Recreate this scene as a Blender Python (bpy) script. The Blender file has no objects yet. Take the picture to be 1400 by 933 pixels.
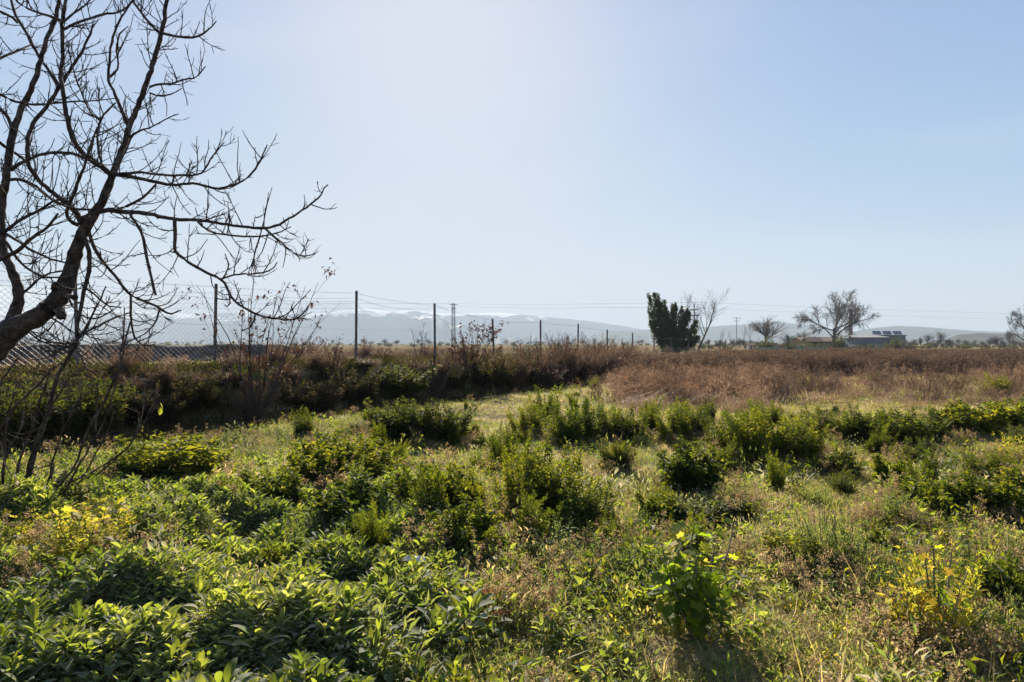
import bpy, math, random
import numpy as np
from mathutils import Vector, Matrix, Euler

# ------------------------------------------------------------------ camera, world, sun, exposure
scene = bpy.context.scene
COL = scene.collection
F, HC, CX, HY = 933.0, 1.5, 700.0, 470.0        # focal length in photo pixels, eye height, centre column, horizon row
cam_d = bpy.data.cameras.new('camera'); cam = bpy.data.objects.new('camera', cam_d); COL.objects.link(cam)
cam_d.sensor_width = 36; cam_d.lens = 24; cam_d.clip_start = 0.05; cam_d.clip_end = 30000
cam_d.shift_y = (HY - 466.5) / 1400.0
cam.location = (0, 0, HC); cam.rotation_euler = (math.radians(90), 0, 0)
scene.camera = cam

SUN_EL, SUN_AZ = math.radians(28.5), math.radians(-6)   # azimuth from +Y, positive to +X
w = bpy.data.worlds.new('World'); scene.world = w; w.use_nodes = True
nt = w.node_tree; nt.nodes.clear()
o_ = nt.nodes.new('ShaderNodeOutputWorld'); b_ = nt.nodes.new('ShaderNodeBackground')
sk = nt.nodes.new('ShaderNodeTexSky'); sk.sky_type = 'NISHITA'; sk.sun_disc = False
sk.sun_elevation = SUN_EL; sk.sun_rotation = SUN_AZ; sk.altitude = 600
sk.air_density = 1.0; sk.dust_density = 0.6; sk.ozone_density = 2.0
gm = nt.nodes.new('ShaderNodeGamma'); gm.inputs[1].default_value = 0.5
hs = nt.nodes.new('ShaderNodeHueSaturation'); hs.inputs['Saturation'].default_value = 1.4; hs.inputs['Value'].default_value = 0.28
cu = nt.nodes.new('ShaderNodeRGBCurve'); cm = cu.mapping; cm.extend = 'HORIZONTAL'; cc = cm.curves[3]     # a soft shoulder, so the glow near the sun does not burn out
cc.points[0].location = (0, 0); cc.points[1].location = (1, .76)
for a_, c_ in ((.35, .34), (.62, .585), (.8, .71)): cc.points.new(a_, c_)
cb = cm.curves[2]; cb.points[0].location = (0, 0); cb.points[1].location = (1, 1.0); cb.points.new(.5, .56)
cr_ = cm.curves[0]; cr_.points.new(.5, .485)
cm.update()
sc_ = nt.nodes.new('ShaderNodeVectorMath'); sc_.operation = 'MULTIPLY'; sc_.inputs[1].default_value = (3.95, 4.05, 4.32)
tcw = nt.nodes.new('ShaderNodeTexCoord'); mpw = nt.nodes.new('ShaderNodeMapping'); mpw.inputs['Rotation'].default_value = (.3, .5, .2); mpw.inputs['Scale'].default_value = (1.2, 1.6, 3.4)
nzw = nt.nodes.new('ShaderNodeTexNoise'); nzw.inputs['Scale'].default_value = 1.7; nzw.inputs['Detail'].default_value = 3.5; nzw.inputs['Roughness'].default_value = .45; nzw.inputs['Distortion'].default_value = .6
mrw = nt.nodes.new('ShaderNodeMapRange'); mrw.interpolation_type = 'SMOOTHSTEP'; mrw.inputs[1].default_value = .38; mrw.inputs[2].default_value = .75; mrw.inputs[3].default_value = 0; mrw.inputs[4].default_value = .34
mxw = nt.nodes.new('ShaderNodeMixRGB'); mxw.inputs[2].default_value = (.74, .77, .80, 1)      # thin high cloud
nt.links.new(tcw.outputs['Generated'], mpw.inputs[0]); nt.links.new(mpw.outputs[0], nzw.inputs['Vector']); nt.links.new(nzw.outputs['Fac'], mrw.inputs[0]); nt.links.new(mrw.outputs[0], mxw.inputs[0])
b_.inputs['Strength'].default_value = 0.1
nt.links.new(sk.outputs[0], gm.inputs[0]); nt.links.new(gm.outputs[0], hs.inputs['Color'])
nt.links.new(hs.outputs[0], cu.inputs['Color']); nt.links.new(cu.outputs[0], mxw.inputs[1]); nt.links.new(mxw.outputs[0], sc_.inputs[0]); nt.links.new(sc_.outputs[0], b_.inputs['Color']); nt.links.new(b_.outputs[0], o_.inputs['Surface'])

sd = bpy.data.lights.new('sun', 'SUN'); sun = bpy.data.objects.new('sun', sd); COL.objects.link(sun)
sd.energy = 5.0; sd.angle = math.radians(0.5); sd.color = (1.0, 0.87, 0.69)
sdir = Vector((math.sin(SUN_AZ) * math.cos(SUN_EL), math.cos(SUN_AZ) * math.cos(SUN_EL), math.sin(SUN_EL)))
sun.rotation_euler = sdir.to_track_quat('Z', 'Y').to_euler(); sun.location = (-5, 20, 30)

scene.view_settings.view_transform = 'Standard'; scene.view_settings.look = 'None'
scene.view_settings.exposure = 1.35; scene.view_settings.gamma = 1.0
cy = scene.cycles
cy.max_bounces = 6; cy.diffuse_bounces = 3; cy.glossy_bounces = 2; cy.transmission_bounces = 4
cy.transparent_max_bounces = 8; cy.volume_bounces = 1; cy.use_denoising = True
cy.caustics_reflective = False; cy.caustics_refractive = False

rng = np.random.default_rng(7); random.seed(7)
U = rng.uniform

# ------------------------------------------------------------------ helpers
def P(px, py, Y):
    return np.array([(px - CX) / F * Y, Y, HC + (HY - py) / F * Y])

_k = np.random.default_rng(3)
_dirs = _k.uniform(0, 2 * np.pi, 24); _ph = _k.uniform(0, 6.28, 24)
def wav(x, y, lam, k0=0, n=6):                     # smooth pseudo noise in about -1..1
    s = 0
    for i in range(n):
        a = _dirs[(k0 + i) % 24]; f = 2 * np.pi / lam * (0.7 + 0.13 * i)
        s = s + np.sin((x * np.cos(a) + y * np.sin(a)) * f + _ph[(k0 + i * 3) % 24] + k0)
    return s / n * 1.6
def sstep(a, b, v):
    t = np.clip((v - a) / (b - a), 0, 1); return t * t * (3 - 2 * t)

FO = np.array([-4.14, 18.1]); FD = np.array([.503, .864]); FN = np.array([.864, -.503])
def fs(x, y): return (x - FO[0]) * FN[0] + (y - FO[1]) * FN[1]
def fu(x, y): return ((x - FO[0]) * FD[0] + (y - FO[1]) * FD[1]) / 3.5
def hz(x, y):
    x = np.asarray(x, float); y = np.asarray(y, float)
    s, u = fs(x, y), fu(x, y)
    hb = .96 - .33 * sstep(0.5, 3, u) - .5 * sstep(4, 9, u)
    wob = .25 * wav(x, y, 2.2, 4)
    face = sstep(2.0, 0.35, s + wob)
    far = sstep(160, 50, y)
    bank = hb * face * (0.55 + .45 * sstep(-25, -2, s)) * far
    ditch = -.12 * np.exp(-((s - 2.3) / .7) ** 2) * sstep(8, 2, u)
    near = sstep(60, 15, np.hypot(x, y))
    field = near * (.05 * wav(x, y, 3.1, 1) + .03 * wav(x, y, 1.1, 9))
    mound = .27 * (np.abs(wav(x, y, 1.5, 14)) ** .7 * 1.0 + .35 * wav(x, y, .5, 5) - .1) * sstep(.2, -.9, x) * sstep(7.5, 5.5, y) * sstep(1, 2, y)
    return bank + ditch + field + mound

def ground_at(px, py):
    """where the ray through a photo pixel meets the ground"""
    dx = (px - CX) / F; dz = (HY - py) / F
    t = 2.0
    prev = t
    while t < 400:
        if HC + dz * t < hz(dx * t, t): break
        prev = t; t *= 1.01
    t = (t + prev) / 2
    return dx * t, t
def gz(x, y): return float(hz(x, y))

def make_mesh(name, verts, faces, mats=None, midx=None, smooth=False):
    """faces: list of int arrays (n,3) or (n,4)"""
    me = bpy.data.meshes.new(name)
    verts = np.asarray(verts, np.float32).reshape(-1, 3)
    faces = [np.asarray(f, np.int32) for f in faces if len(f)]
    nl = sum(f.size for f in faces); nf = sum(len(f) for f in faces)
    me.vertices.add(len(verts)); me.vertices.foreach_set('co', verts.ravel())
    me.loops.add(nl); me.polygons.add(nf)
    me.loops.foreach_set('vertex_index', np.concatenate([f.ravel() for f in faces]))
    tot = np.concatenate([np.full(len(f), f.shape[1], np.int32) for f in faces])
    st = np.concatenate([[0], np.cumsum(tot)[:-1]]).astype(np.int32)
    me.polygons.foreach_set('loop_start', st)
    me.polygons.foreach_set('loop_total', tot)
    if midx is not None: me.polygons.foreach_set('material_index', np.asarray(midx, np.int32))
    me.polygons.foreach_set('use_smooth', np.full(nf, bool(smooth)))
    me.update(calc_edges=True); me.validate()
    for m in (mats or []): me.materials.append(m)
    return me

def tag(o, label=None, cat=None, group=None, kind=None):
    if label: o['label'] = label
    if cat: o['category'] = cat
    if group: o['group'] = group
    if kind: o['kind'] = kind
    return o
def link(name, me, parent=None, loc=None, rot=None, scale=None):
    o = bpy.data.objects.new(name, me); COL.objects.link(o)
    if parent is not None: o.parent = parent
    if loc is not None: o.location = loc
    if rot is not None: o.rotation_euler = rot
    if scale is not None: o.scale = scale if hasattr(scale, '__len__') else (scale,) * 3
    return o
def empty(name, loc=(0, 0, 0), rz=0, scale=None):
    o = bpy.data.objects.new(name, None); COL.objects.link(o)
    o.location = loc; o.rotation_euler = (0, 0, rz); o.empty_display_size = .1
    if scale is not None: o.scale = scale if hasattr(scale, '__len__') else (scale,) * 3
    return o

def norm(v): return v / np.maximum(np.linalg.norm(v, axis=-1, keepdims=True), 1e-9)

def tubes(lines, sides=4):
    """lines: list of (pts (n,3), radii (n,)) -> verts, [quads]"""
    groups = {}
    for p, r in lines: groups.setdefault(len(p), []).append((p, r))
    V, Q, off = [], [], 0
    for n, L in groups.items():
        p = np.array([a for a, _ in L], float); r = np.array([b for _, b in L], float)
        t = np.gradient(p, axis=1); t = norm(t)
        ref = np.zeros_like(t); ref[..., 0] = 1
        ref[np.abs(t[..., 0]) > .8] = (0, 1, 0)
        a = norm(np.cross(t, ref)); b = np.cross(t, a)
        ang = np.arange(sides) * 2 * np.pi / sides
        v = p[:, :, None, :] + r[:, :, None, None] * (np.cos(ang)[None, None, :, None] * a[:, :, None, :] + np.sin(ang)[None, None, :, None] * b[:, :, None, :])
        m = len(L); V.append(v.reshape(-1, 3))
        i, j, k = np.meshgrid(np.arange(m), np.arange(n - 1), np.arange(sides), indexing='ij')
        base = off + (i * n + j) * sides; k2 = (k + 1) % sides
        Q.append(np.stack([base + k, base + k2, base + sides + k2, base + sides + k], -1).reshape(-1, 4))
        off += m * n * sides
    return np.concatenate(V), [np.concatenate(Q)]

def boxv(x0, x1, y0, y1, z0, z1):
    v = np.array([(x, y, z) for x in (x0, x1) for y in (y0, y1) for z in (z0, z1)], float)
    f = np.array([(0, 1, 3, 2), (4, 6, 7, 5), (0, 4, 5, 1), (2, 3, 7, 6), (0, 2, 6, 4), (1, 5, 7, 3)])
    return v, f
def join(parts):
    V, Fs, off = [], [], 0
    for v, f in parts:
        fl = f if isinstance(f, list) else [f]
        V.append(v); Fs += [np.asarray(a) + off for a in fl]; off += len(v)
    return np.concatenate(V), Fs

# leaf templates: length along +Y (0..1), width along X, normal +Z
def T_simple(wd=.35, fold=.25, droop=.15):
    v = np.array([(0, 0, 0), (-wd / 2, .42, fold * wd), (0, .45, 0), (wd / 2, .42, fold * wd), (0, 1, -droop)], float)
    return v, np.array([(0, 2, 1), (0, 3, 2), (1, 2, 4), (2, 3, 4)])
def T_blade(wd=.05, droop=.3):
    v = np.array([(-wd / 2, 0, 0), (wd / 2, 0, 0), (-wd * .4, .5, -.02), (wd * .4, .5, -.02), (0, 1, -droop)], float)
    return v, np.array([(0, 1, 3), (0, 3, 2), (2, 3, 4)])
def T_full(wd=.36, fold=.2, droop=.3, n=6, wave=.02, sharp=1.0, seed=0):
    r = np.random.default_rng(seed)
    V = []
    for i in range(n + 1):
        t = float(np.interp(i / n, [0, .25, .5, .75, 1], [0, .3, .6, .86, 1])); wdt = wd * .5 * float(np.interp(t, [0, .12, .3, .6, .86, .94, 1], [.14, .42, .82, 1, .72, .42, .06])) if sharp < 2 else wd * .5 * (math.sin(math.pi * min(1, t ** .85 * .95 + .04)) ** (.75 * sharp)) * (1 if i < n else 0.05)
        zc = -droop * t ** 2.2; yc = t * (1 - .12 * droop * t)
        for s in (-1, 0, 1):
            V.append((s * wdt + r.uniform(-.01, .01), yc, zc + abs(s) * fold * wdt * 1.6 + (r.uniform(-wave, wave) if s else 0)))
    Fq = [(i * 3 + k, i * 3 + k + 1, (i + 1) * 3 + k + 1, (i + 1) * 3 + k) for i in range(n) for k in (0, 1)]
    return np.array(V), np.array(Fq)
def T_lobed(lobes=5, seed=0, depth=.35, cup=.18):
    """mallow like leaf: centre at the petiole, lobes fan out; length 1 along +Y"""
    r = np.random.default_rng(seed); n = lobes * 4
    V = [(0, .38, -.06)]
    for i in range(n + 1):
        a = math.radians(-155 + 310 * i / n)
        rr = .5 + .12 * math.cos(a)
        ph = (i % 4) / 4
        rr *= 1 - depth * (0.5 + .5 * math.cos(2 * math.pi * ph)) + r.uniform(-.04, .04)
        V.append((rr * math.sin(a), .38 + rr * math.cos(a), cup * rr * math.cos(2 * math.pi * ph + math.pi) * .5 - .25 * rr * rr + r.uniform(-.02, .02)))
    V = np.array(V); V[:, 1] = np.maximum(V[:, 1], -.1)
    return V, np.array([(0, i + 1, i + 2) for i in range(n)])

def place(tmpl, pos, yaw, pitch, roll, size, wscale=None):
    """instances of a leaf template as one vertex/face set. pitch: elevation of leaf axis"""
    tv, tf = tmpl; n = len(pos)
    size = np.broadcast_to(size, n); ws = np.ones(n) if wscale is None else np.broadcast_to(wscale, n)
    d = np.stack([np.cos(pitch) * np.sin(yaw), np.cos(pitch) * np.cos(yaw), np.sin(pitch)], -1)
    side = np.stack([np.cos(yaw), -np.sin(yaw), np.zeros(n)], -1)
    up = np.cross(side, d)
    c, s = np.cos(roll)[:, None], np.sin(roll)[:, None]
    sx = side * c + up * s; uz = -side * s + up * c
    v = pos[:, None, :] + size[:, None, None] * (tv[None, :, 0, None] * (sx * ws[:, None])[:, None, :] + tv[None, :, 1, None] * d[:, None, :] + tv[None, :, 2, None] * uz[:, None, :])
    f = (tf[None] + (np.arange(n) * len(tv))[:, None, None]).reshape(-1, tf.shape[1])
    return v.reshape(-1, 3), [f]

# ------------------------------------------------------------------ materials
def newmat(name):
    m = bpy.data.materials.new(name); m.use_nodes = True; m.node_tree.nodes.clear(); return m, m.node_tree
def ramp(nt, cols):
    r = nt.nodes.new('ShaderNodeValToRGB'); e = r.color_ramp.elements
    n = len(cols)
    for i, c in enumerate(cols):
        pos = c[3] if len(c) > 3 else i / max(1, n - 1)
        el = e[i] if i < 2 else e.new(pos)
        el.position = pos; el.color = (c[0], c[1], c[2], 1)
    return r
def leafmat(name, cols, trans, tfac=.45, rough=.45, spec=.35, sheen=0.0):
    """cols: diffuse ramp picked per leaf; trans: ramp of what shines through"""
    m, t = newmat(name); N = t.nodes.new; L = t.links.new
    g = N('ShaderNodeNewGeometry'); oi = N('ShaderNodeObjectInfo')
    ad = N('ShaderNodeMath'); ad.operation = 'ADD'; fr = N('ShaderNodeMath'); fr.operation = 'FRACT'
    L(g.outputs['Random Per Island'], ad.inputs[0]); L(oi.outputs['Random'], ad.inputs[1]); L(ad.outputs[0], fr.inputs[0])
    # patches of drier or greener growth across the field
    tc = N('ShaderNodeTexNoise'); tc.inputs['Scale'].default_value = .9; tc.inputs['Detail'].default_value = 3
    L(g.outputs['Position'], tc.inputs['Vector'])
    mx = N('ShaderNodeMath'); mx.operation = 'MULTIPLY_ADD'; mx.inputs[1].default_value = .6
    sb = N('ShaderNodeMath'); sb.operation = 'MULTIPLY_ADD'; sb.inputs[1].default_value = 1.3; sb.inputs[2].default_value = -.45
    L(tc.outputs['Fac'], sb.inputs[0]); L(fr.outputs[0], mx.inputs[0]); L(sb.outputs[0], mx.inputs[2])
    r1, r2 = ramp(t, cols), ramp(t, trans)
    L(mx.outputs[0], r1.inputs[0]); L(mx.outputs[0], r2.inputs[0])
    p = N('ShaderNodeBsdfPrincipled'); p.inputs['Roughness'].default_value = rough
    p.inputs['Specular IOR Level'].default_value = spec
    if sheen: p.inputs['Sheen Weight'].default_value = sheen; p.inputs['Sheen Roughness'].default_value = .4
    tr = N('ShaderNodeBsdfTranslucent'); ms = N('ShaderNodeMixShader'); ms.inputs[0].default_value = tfac
    L(r1.outputs[0], p.inputs['Base Color']); L(r2.outputs[0], tr.inputs['Color'])
    L(p.outputs[0], ms.inputs[1]); L(tr.outputs[0], ms.inputs[2])
    o = N('ShaderNodeOutputMaterial'); L(ms.outputs[0], o.inputs['Surface'])
    return m
def solid(name, cols, rough=.8, scale=8, bump=0.0, bscale=30, metal=0, spec=.3, coord='Object', stretch=None):
    m, t = newmat(name); N = t.nodes.new; L = t.links.new
    tc = N('ShaderNodeTexCoord'); ns = N('ShaderNodeTexNoise'); ns.inputs['Scale'].default_value = scale; ns.inputs['Detail'].default_value = 6
    src = tc.outputs[coord]
    if stretch:
        mp = N('ShaderNodeMapping'); mp.inputs['Scale'].default_value = stretch; L(src, mp.inputs[0]); src = mp.outputs[0]
    L(src, ns.inputs['Vector'])
    cr = ramp(t, [(c[0], c[1], c[2], .3 + .4 * i / max(1, len(cols) - 1)) for i, c in enumerate(cols)] if len(cols) > 1 else [cols[0] + (0,), cols[0] + (1,)])
    L(ns.outputs['Fac'], cr.inputs[0])
    p = N('ShaderNodeBsdfPrincipled'); p.inputs['Roughness'].default_value = rough; p.inputs['Metallic'].default_value = metal
    p.inputs['Specular IOR Level'].default_value = spec
    L(cr.outputs[0], p.inputs['Base Color'])
    if bump:
        n2 = N('ShaderNodeTexNoise'); n2.inputs['Scale'].default_value = bscale; n2.inputs['Detail'].default_value = 5
        L(src, n2.inputs['Vector']); bp = N('ShaderNodeBump'); bp.inputs['Strength'].default_value = bump; bp.inputs['Distance'].default_value = .02
        L(n2.outputs['Fac'], bp.inputs['Height']); L(bp.outputs[0], p.inputs['Normal'])
    o = N('ShaderNodeOutputMaterial'); L(p.outputs[0], o.inputs['Surface'])
    return m

M = {}
M['bark'] = solid('fig bark', [(.022, .017, .015), (.06, .048, .042), (.13, .11, .1)], .9, 16, 1.0, 60, spec=.1)
M['twig'] = solid('twig bark', [(.035, .022, .02), (.08, .055, .045)], .8, 20)
M['stem'] = solid('dry stem', [(.2, .15, .1), (.34, .27, .19)], .8, 9)
M['deadstem'] = solid('brown dead stalk', [(.10, .06, .04), (.24, .16, .11)], .8, 3, coord='Generated')
M['greenstem'] = solid('green stem', [(.07, .1, .03), (.12, .15, .05)], .6, 9)
M['carpet'] = leafmat('borage leaf', [(.022, .04, .012), (.04, .065, .022), (.065, .095, .035), (.12, .145, .08)],
                      [(.09, .15, .015), (.24, .33, .022), (.48, .56, .04), (.64, .66, .13)], .46, .68, .2, .9)
M['bushdark'] = leafmat('dark bush leaf', [(.015, .03, .009), (.027, .046, .012), (.042, .062, .016), (.08, .085, .02)],
                    [(.05, .09, .008), (.12, .17, .01), (.32, .36, .015), (.64, .58, .04)], .34, .65, .15)
M['bush'] = leafmat('bush leaf', [(.02, .04, .009), (.034, .062, .012), (.052, .08, .016), (.10, .11, .02)],
                    [(.08, .12, .008), (.18, .24, .012), (.42, .46, .02), (.74, .64, .04)], .36, .65, .15)
M['herb'] = leafmat('fine herb leaf', [(.035, .06, .02), (.06, .095, .03), (.10, .12, .04), (.15, .14, .06)],
                    [(.16, .24, .04), (.28, .38, .06), (.42, .46, .10), (.55, .48, .16)], .45, .55, .3)
M['yellow'] = leafmat('yellowing leaf', [(.10, .13, .02), (.18, .19, .025), (.26, .22, .03), (.32, .18, .03)],
                      [(.34, .44, .03), (.52, .56, .04), (.70, .62, .05), (.75, .42, .06)], .5, .65, .12)
M['grass'] = leafmat('field grass', [(.06, .08, .025), (.12, .13, .04), (.24, .20, .10), (.38, .29, .17)],
                     [(.24, .30, .04), (.45, .46, .07), (.65, .52, .2), (.75, .58, .34)], .45, .5, .3)
M['drygrass'] = leafmat('dead grass', [(.07, .038, .024), (.14, .08, .05), (.24, .15, .10), (.38, .27, .18)],
                        [(.16, .085, .045), (.28, .16, .095), (.42, .27, .17), (.58, .42, .28)], .4, .6, .3)
M['seed'] = leafmat('seed head', [(.13, .09, .045), (.23, .17, .09), (.34, .26, .15)],
                    [(.34, .23, .10), (.5, .36, .18), (.64, .48, .28)], .45, .8, .1, .1)
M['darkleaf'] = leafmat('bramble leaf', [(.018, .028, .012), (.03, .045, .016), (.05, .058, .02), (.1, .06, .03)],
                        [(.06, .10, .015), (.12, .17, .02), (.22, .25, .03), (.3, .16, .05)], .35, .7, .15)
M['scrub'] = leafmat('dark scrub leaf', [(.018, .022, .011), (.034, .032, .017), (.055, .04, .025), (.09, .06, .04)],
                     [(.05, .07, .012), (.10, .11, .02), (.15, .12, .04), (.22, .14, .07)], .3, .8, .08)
M['brownleaf'] = leafmat('withered leaf', [(.03, .018, .015), (.06, .035, .028), (.12, .07, .05)],
                         [(.08, .035, .02), (.13, .06, .035), (.22, .11, .06)], .25, .6, .3)
M['evergreen'] = leafmat('evergreen leaf', [(.02, .035, .012), (.03, .05, .016), (.05, .075, .02)],
                         [(.06, .10, .02), (.10, .15, .03), (.2, .24, .05)], .25, .45, .4)
M['straw'] = leafmat('straw grass', [(.10, .11, .03), (.22, .19, .06), (.36, .28, .12), (.46, .35, .19)],
                     [(.40, .42, .05), (.68, .60, .12), (.82, .64, .25), (.85, .64, .36)], .45, .5, .3)
M['frost'] = leafmat('frosted grass', [(.14, .15, .08), (.25, .24, .15), (.36, .33, .22), (.46, .42, .33)],
                     [(.34, .38, .12), (.5, .50, .2), (.62, .56, .32), (.70, .62, .42)], .4, .6, .3, .4)
M['cane'] = solid('old cane', [(.03, .022, .018), (.07, .05, .04), (.15, .115, .09)], .9, 9, spec=.05)
M['reed'] = leafmat('reed leaf', [(.05, .032, .02), (.10, .062, .04), (.16, .105, .07), (.28, .20, .13)],
                    [(.10, .06, .035), (.18, .11, .07), (.28, .18, .11), (.42, .30, .19)], .3, .6, .2)
M['metal'] = solid('rusting steel', [(.05, .04, .035), (.12, .10, .09), (.2, .2, .2)], .7, 9, metal=.3)
M['wire'] = solid('fence wire', [(.2, .2, .2), (.3, .3, .3)], .5, 25, metal=.6)

# ------------------------------------------------------------------ ground
def axis(lo, hi, dense_lo, dense_hi, step, growth=1.13):
    a = list(np.arange(dense_lo, dense_hi, step)); s = step
    while a[-1] < hi: s *= growth; a.append(a[-1] + s)
    s = step; b = [dense_lo]
    while b[-1] > lo: s *= growth; b.append(b[-1] - s)
    return np.array(b[:0:-1] + a)
xs = axis(-8000, 8000, -16, 18, .16); ys = axis(-2000, 8000, 1.5, 34, .16)
gx, gy = np.meshgrid(xs, ys); gzv = hz(gx, gy) + .012 * rng.normal(size=gx.shape) * (np.hypot(gx, gy) < 40)
nx, ny = len(xs), len(ys)
ii, jj = np.meshgrid(np.arange(nx - 1), np.arange(ny - 1)); b0 = (jj * nx + ii)
gf = np.stack([b0, b0 + 1, b0 + nx + 1, b0 + nx], -1).reshape(-1, 4)
m, t = newmat('field soil'); N = t.nodes.new; L = t.links.new
g = N('ShaderNodeNewGeometry')
n1 = N('ShaderNodeTexNoise'); n1.inputs['Scale'].default_value = .8; n1.inputs['Detail'].default_value = 8
n2 = N('ShaderNodeTexNoise'); n2.inputs['Scale'].default_value = 22; n2.inputs['Detail'].default_value = 6
n3 = N('ShaderNodeTexNoise'); n3.inputs['Scale'].default_value = .01; n3.inputs['Detail'].default_value = 4
for n in (n1, n2, n3): L(g.outputs['Position'], n.inputs['Vector'])
ra = ramp(t, [(.08, .08, .035, .3), (.17, .145, .075, .5), (.28, .22, .13, .7)])
rb = ramp(t, [(.06, .05, .03, .3), (.17, .14, .08, .5), (.30, .25, .15, .75)])
rc = ramp(t, [(.16, .11, .07, .35), (.2, .16, .09, .5), (.10, .13, .05, .65)])
L(n1.outputs['Fac'], ra.inputs[0]); L(n2.outputs['Fac'], rb.inputs[0]); L(n3.outputs['Fac'], rc.inputs[0])
mx = N('ShaderNodeMixRGB'); mx.inputs[0].default_value = .5; L(ra.outputs[0], mx.inputs[1]); L(rb.outputs[0], mx.inputs[2])
sx = N('ShaderNodeSeparateXYZ'); L(g.outputs['Position'], sx.inputs[0])
mr = N('ShaderNodeMapRange'); mr.inputs[1].default_value = 30; mr.inputs[2].default_value = 70; L(sx.outputs['Y'], mr.inputs[0])
mx2 = N('ShaderNodeMixRGB'); L(mr.outputs[0], mx2.inputs[0]); L(mx.outputs[0], mx2.inputs[1]); L(rc.outputs[0], mx2.inputs[2])
p = N('ShaderNodeBsdfPrincipled'); p.inputs['Roughness'].default_value = 1; p.inputs['Specular IOR Level'].default_value = 0
L(mx2.outputs[0], p.inputs['Base Color'])
bp = N('ShaderNodeBump'); bp.inputs['Strength'].default_value = .8; bp.inputs['Distance'].default_value = .03
L(n2.outputs['Fac'], bp.inputs['Height']); L(bp.outputs[0], p.inputs['Normal'])
o = N('ShaderNodeOutputMaterial'); L(p.outputs[0], o.inputs['Surface'])
M['soil'] = m
tag(link('ground', make_mesh('ground', np.stack([gx, gy, gzv], -1).reshape(-1, 3), [gf], [m], smooth=True)),
    'rough field ground with low green growth rising to the fence bank', None, None, 'structure')

# ------------------------------------------------------------------ hills and mountains
def ridge(name, prof, Y, depth, mat, label, rough=.12, n=420, seed=0, foot=-4):
    """profile given as (photo column, photo row) pairs of the crest at distance Y"""
    r = np.random.default_rng(seed)
    px = np.array([a for a, _ in prof], float); py = np.array([b for _, b in prof], float)
    c = np.linspace(px[0], px[-1], n); X = (c - CX) / F * Y
    H = HC + (HY - np.interp(c, px, py)) / F * Y
    fr = np.zeros(n)
    for o in range(1, 7):
        k = 2 ** o * 3; fr += np.interp(np.linspace(0, k, n), np.arange(k + 1), r.normal(size=k + 1)) / 2 ** o
    rows = 36; V = []
    v = np.linspace(0, 1, rows)
    spur = np.zeros((rows, n))
    for o in range(1, 6):
        k = 2 ** o * 6; a = r.normal(size=(k + 1,)); 
        for j in range(rows):
            spur[j] += np.interp(np.linspace(0, k, n) + 1.5 * np.sin(v[j] * 5 + o), np.arange(k + 1), a, period=k) / 2 ** o
    crest = int(rows * .55)
    for j in range(rows):
        q = j / crest if j <= crest else 1 - (j - crest) / (rows - crest) * .6
        sh = q ** 1.25
        z = foot + (H - foot) * (sh + rough * 1.3 * spur[j] * q * (1 - .6 * q) + (rough * .35 * fr * q ** 4))
        V.append(np.stack([X * (1 + (j - crest) / rows * depth / Y), np.full(n, Y + (j - crest) / rows * depth), z], -1))
    V = np.array(V).reshape(-1, 3)
    i2, j2 = np.meshgrid(np.arange(n - 1), np.arange(rows - 1)); b = j2 * n + i2
    f = np.stack([b, b + 1, b + n + 1, b + n], -1).reshape(-1, 4)
    return tag(link(name, make_mesh(name, V, [f], [mat], smooth=True)), label, None, None, 'structure')

def snowmat():
    m, t = newmat('snowy rock'); N = t.nodes.new; L = t.links.new
    g = N('ShaderNodeNewGeometry'); s = N('ShaderNodeSeparateXYZ'); L(g.outputs['Position'], s.inputs[0])
    n = N('ShaderNodeTexNoise'); n.inputs['Scale'].default_value = .006; n.inputs['Detail'].default_value = 7; n.inputs['Roughness'].default_value = .6
    mp = N('ShaderNodeMapping'); mp.inputs['Scale'].default_value = (1, .5, 2.6); L(g.outputs['Position'], mp.inputs[0]); L(mp.outputs[0], n.inputs['Vector'])
    # snow lies above a wavering line
    a = N('ShaderNodeMath'); a.operation = 'MULTIPLY_ADD'; a.inputs[1].default_value = 260; L(n.outputs['Fac'], a.inputs[0]); L(s.outputs['Z'], a.inputs[2])
    mr = N('ShaderNodeMapRange'); mr.inputs[1].default_value = 322; mr.inputs[2].default_value = 336; L(a.outputs[0], mr.inputs[0])
    # and only on the middle of the range
    m1 = N('ShaderNodeMapRange'); m1.inputs[1].default_value = 150; m1.inputs[2].default_value = 600; m1.inputs[3].default_value = 1; m1.inputs[4].default_value = 0; L(s.outputs['X'], m1.inputs[0])
    mu = N('ShaderNodeMath'); mu.operation = 'MULTIPLY'; L(mr.outputs[0], mu.inputs[0]); L(m1.outputs[0], mu.inputs[1])
    mx = N('ShaderNodeMixRGB'); L(mu.outputs[0], mx.inputs[0]); mx.inputs[1].default_value = (.07, .09, .12, 1); mx.inputs[2].default_value = (.92, .92, .94, 1)
    p = N('ShaderNodeBsdfPrincipled'); p.inputs['Roughness'].default_value = 1; p.inputs['Specular IOR Level'].default_value = 0; L(mx.outputs[0], p.inputs['Base Color'])
    o = N('ShaderNodeOutputMaterial'); L(p.outputs[0], o.inputs['Surface']); return m
M['hill'] = solid('scrub hillside', [(.05, .06, .045), (.10, .10, .07)], 1, .01, coord='Object', spec=0)
M['hillnear'] = solid('wooded hillside', [(.045, .04, .035), (.09, .08, .06)], 1, .04, coord='Object', spec=0)
ridge('mountain_range', [(-500, 450), (-200, 436), (0, 430), (160, 427), (260, 432), (330, 429), (430, 432), (470, 427), (500, 424), (540, 427), (570, 424), (600, 427), (640, 428), (690, 428), (720, 431),
                         (760, 436), (800, 440), (850, 447), (900, 455), (960, 463), (1040, 471)], 4800, 1800, snowmat(),
      'hazy blue mountain range with bright snow along its crest', .13, 520, 5)
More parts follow.
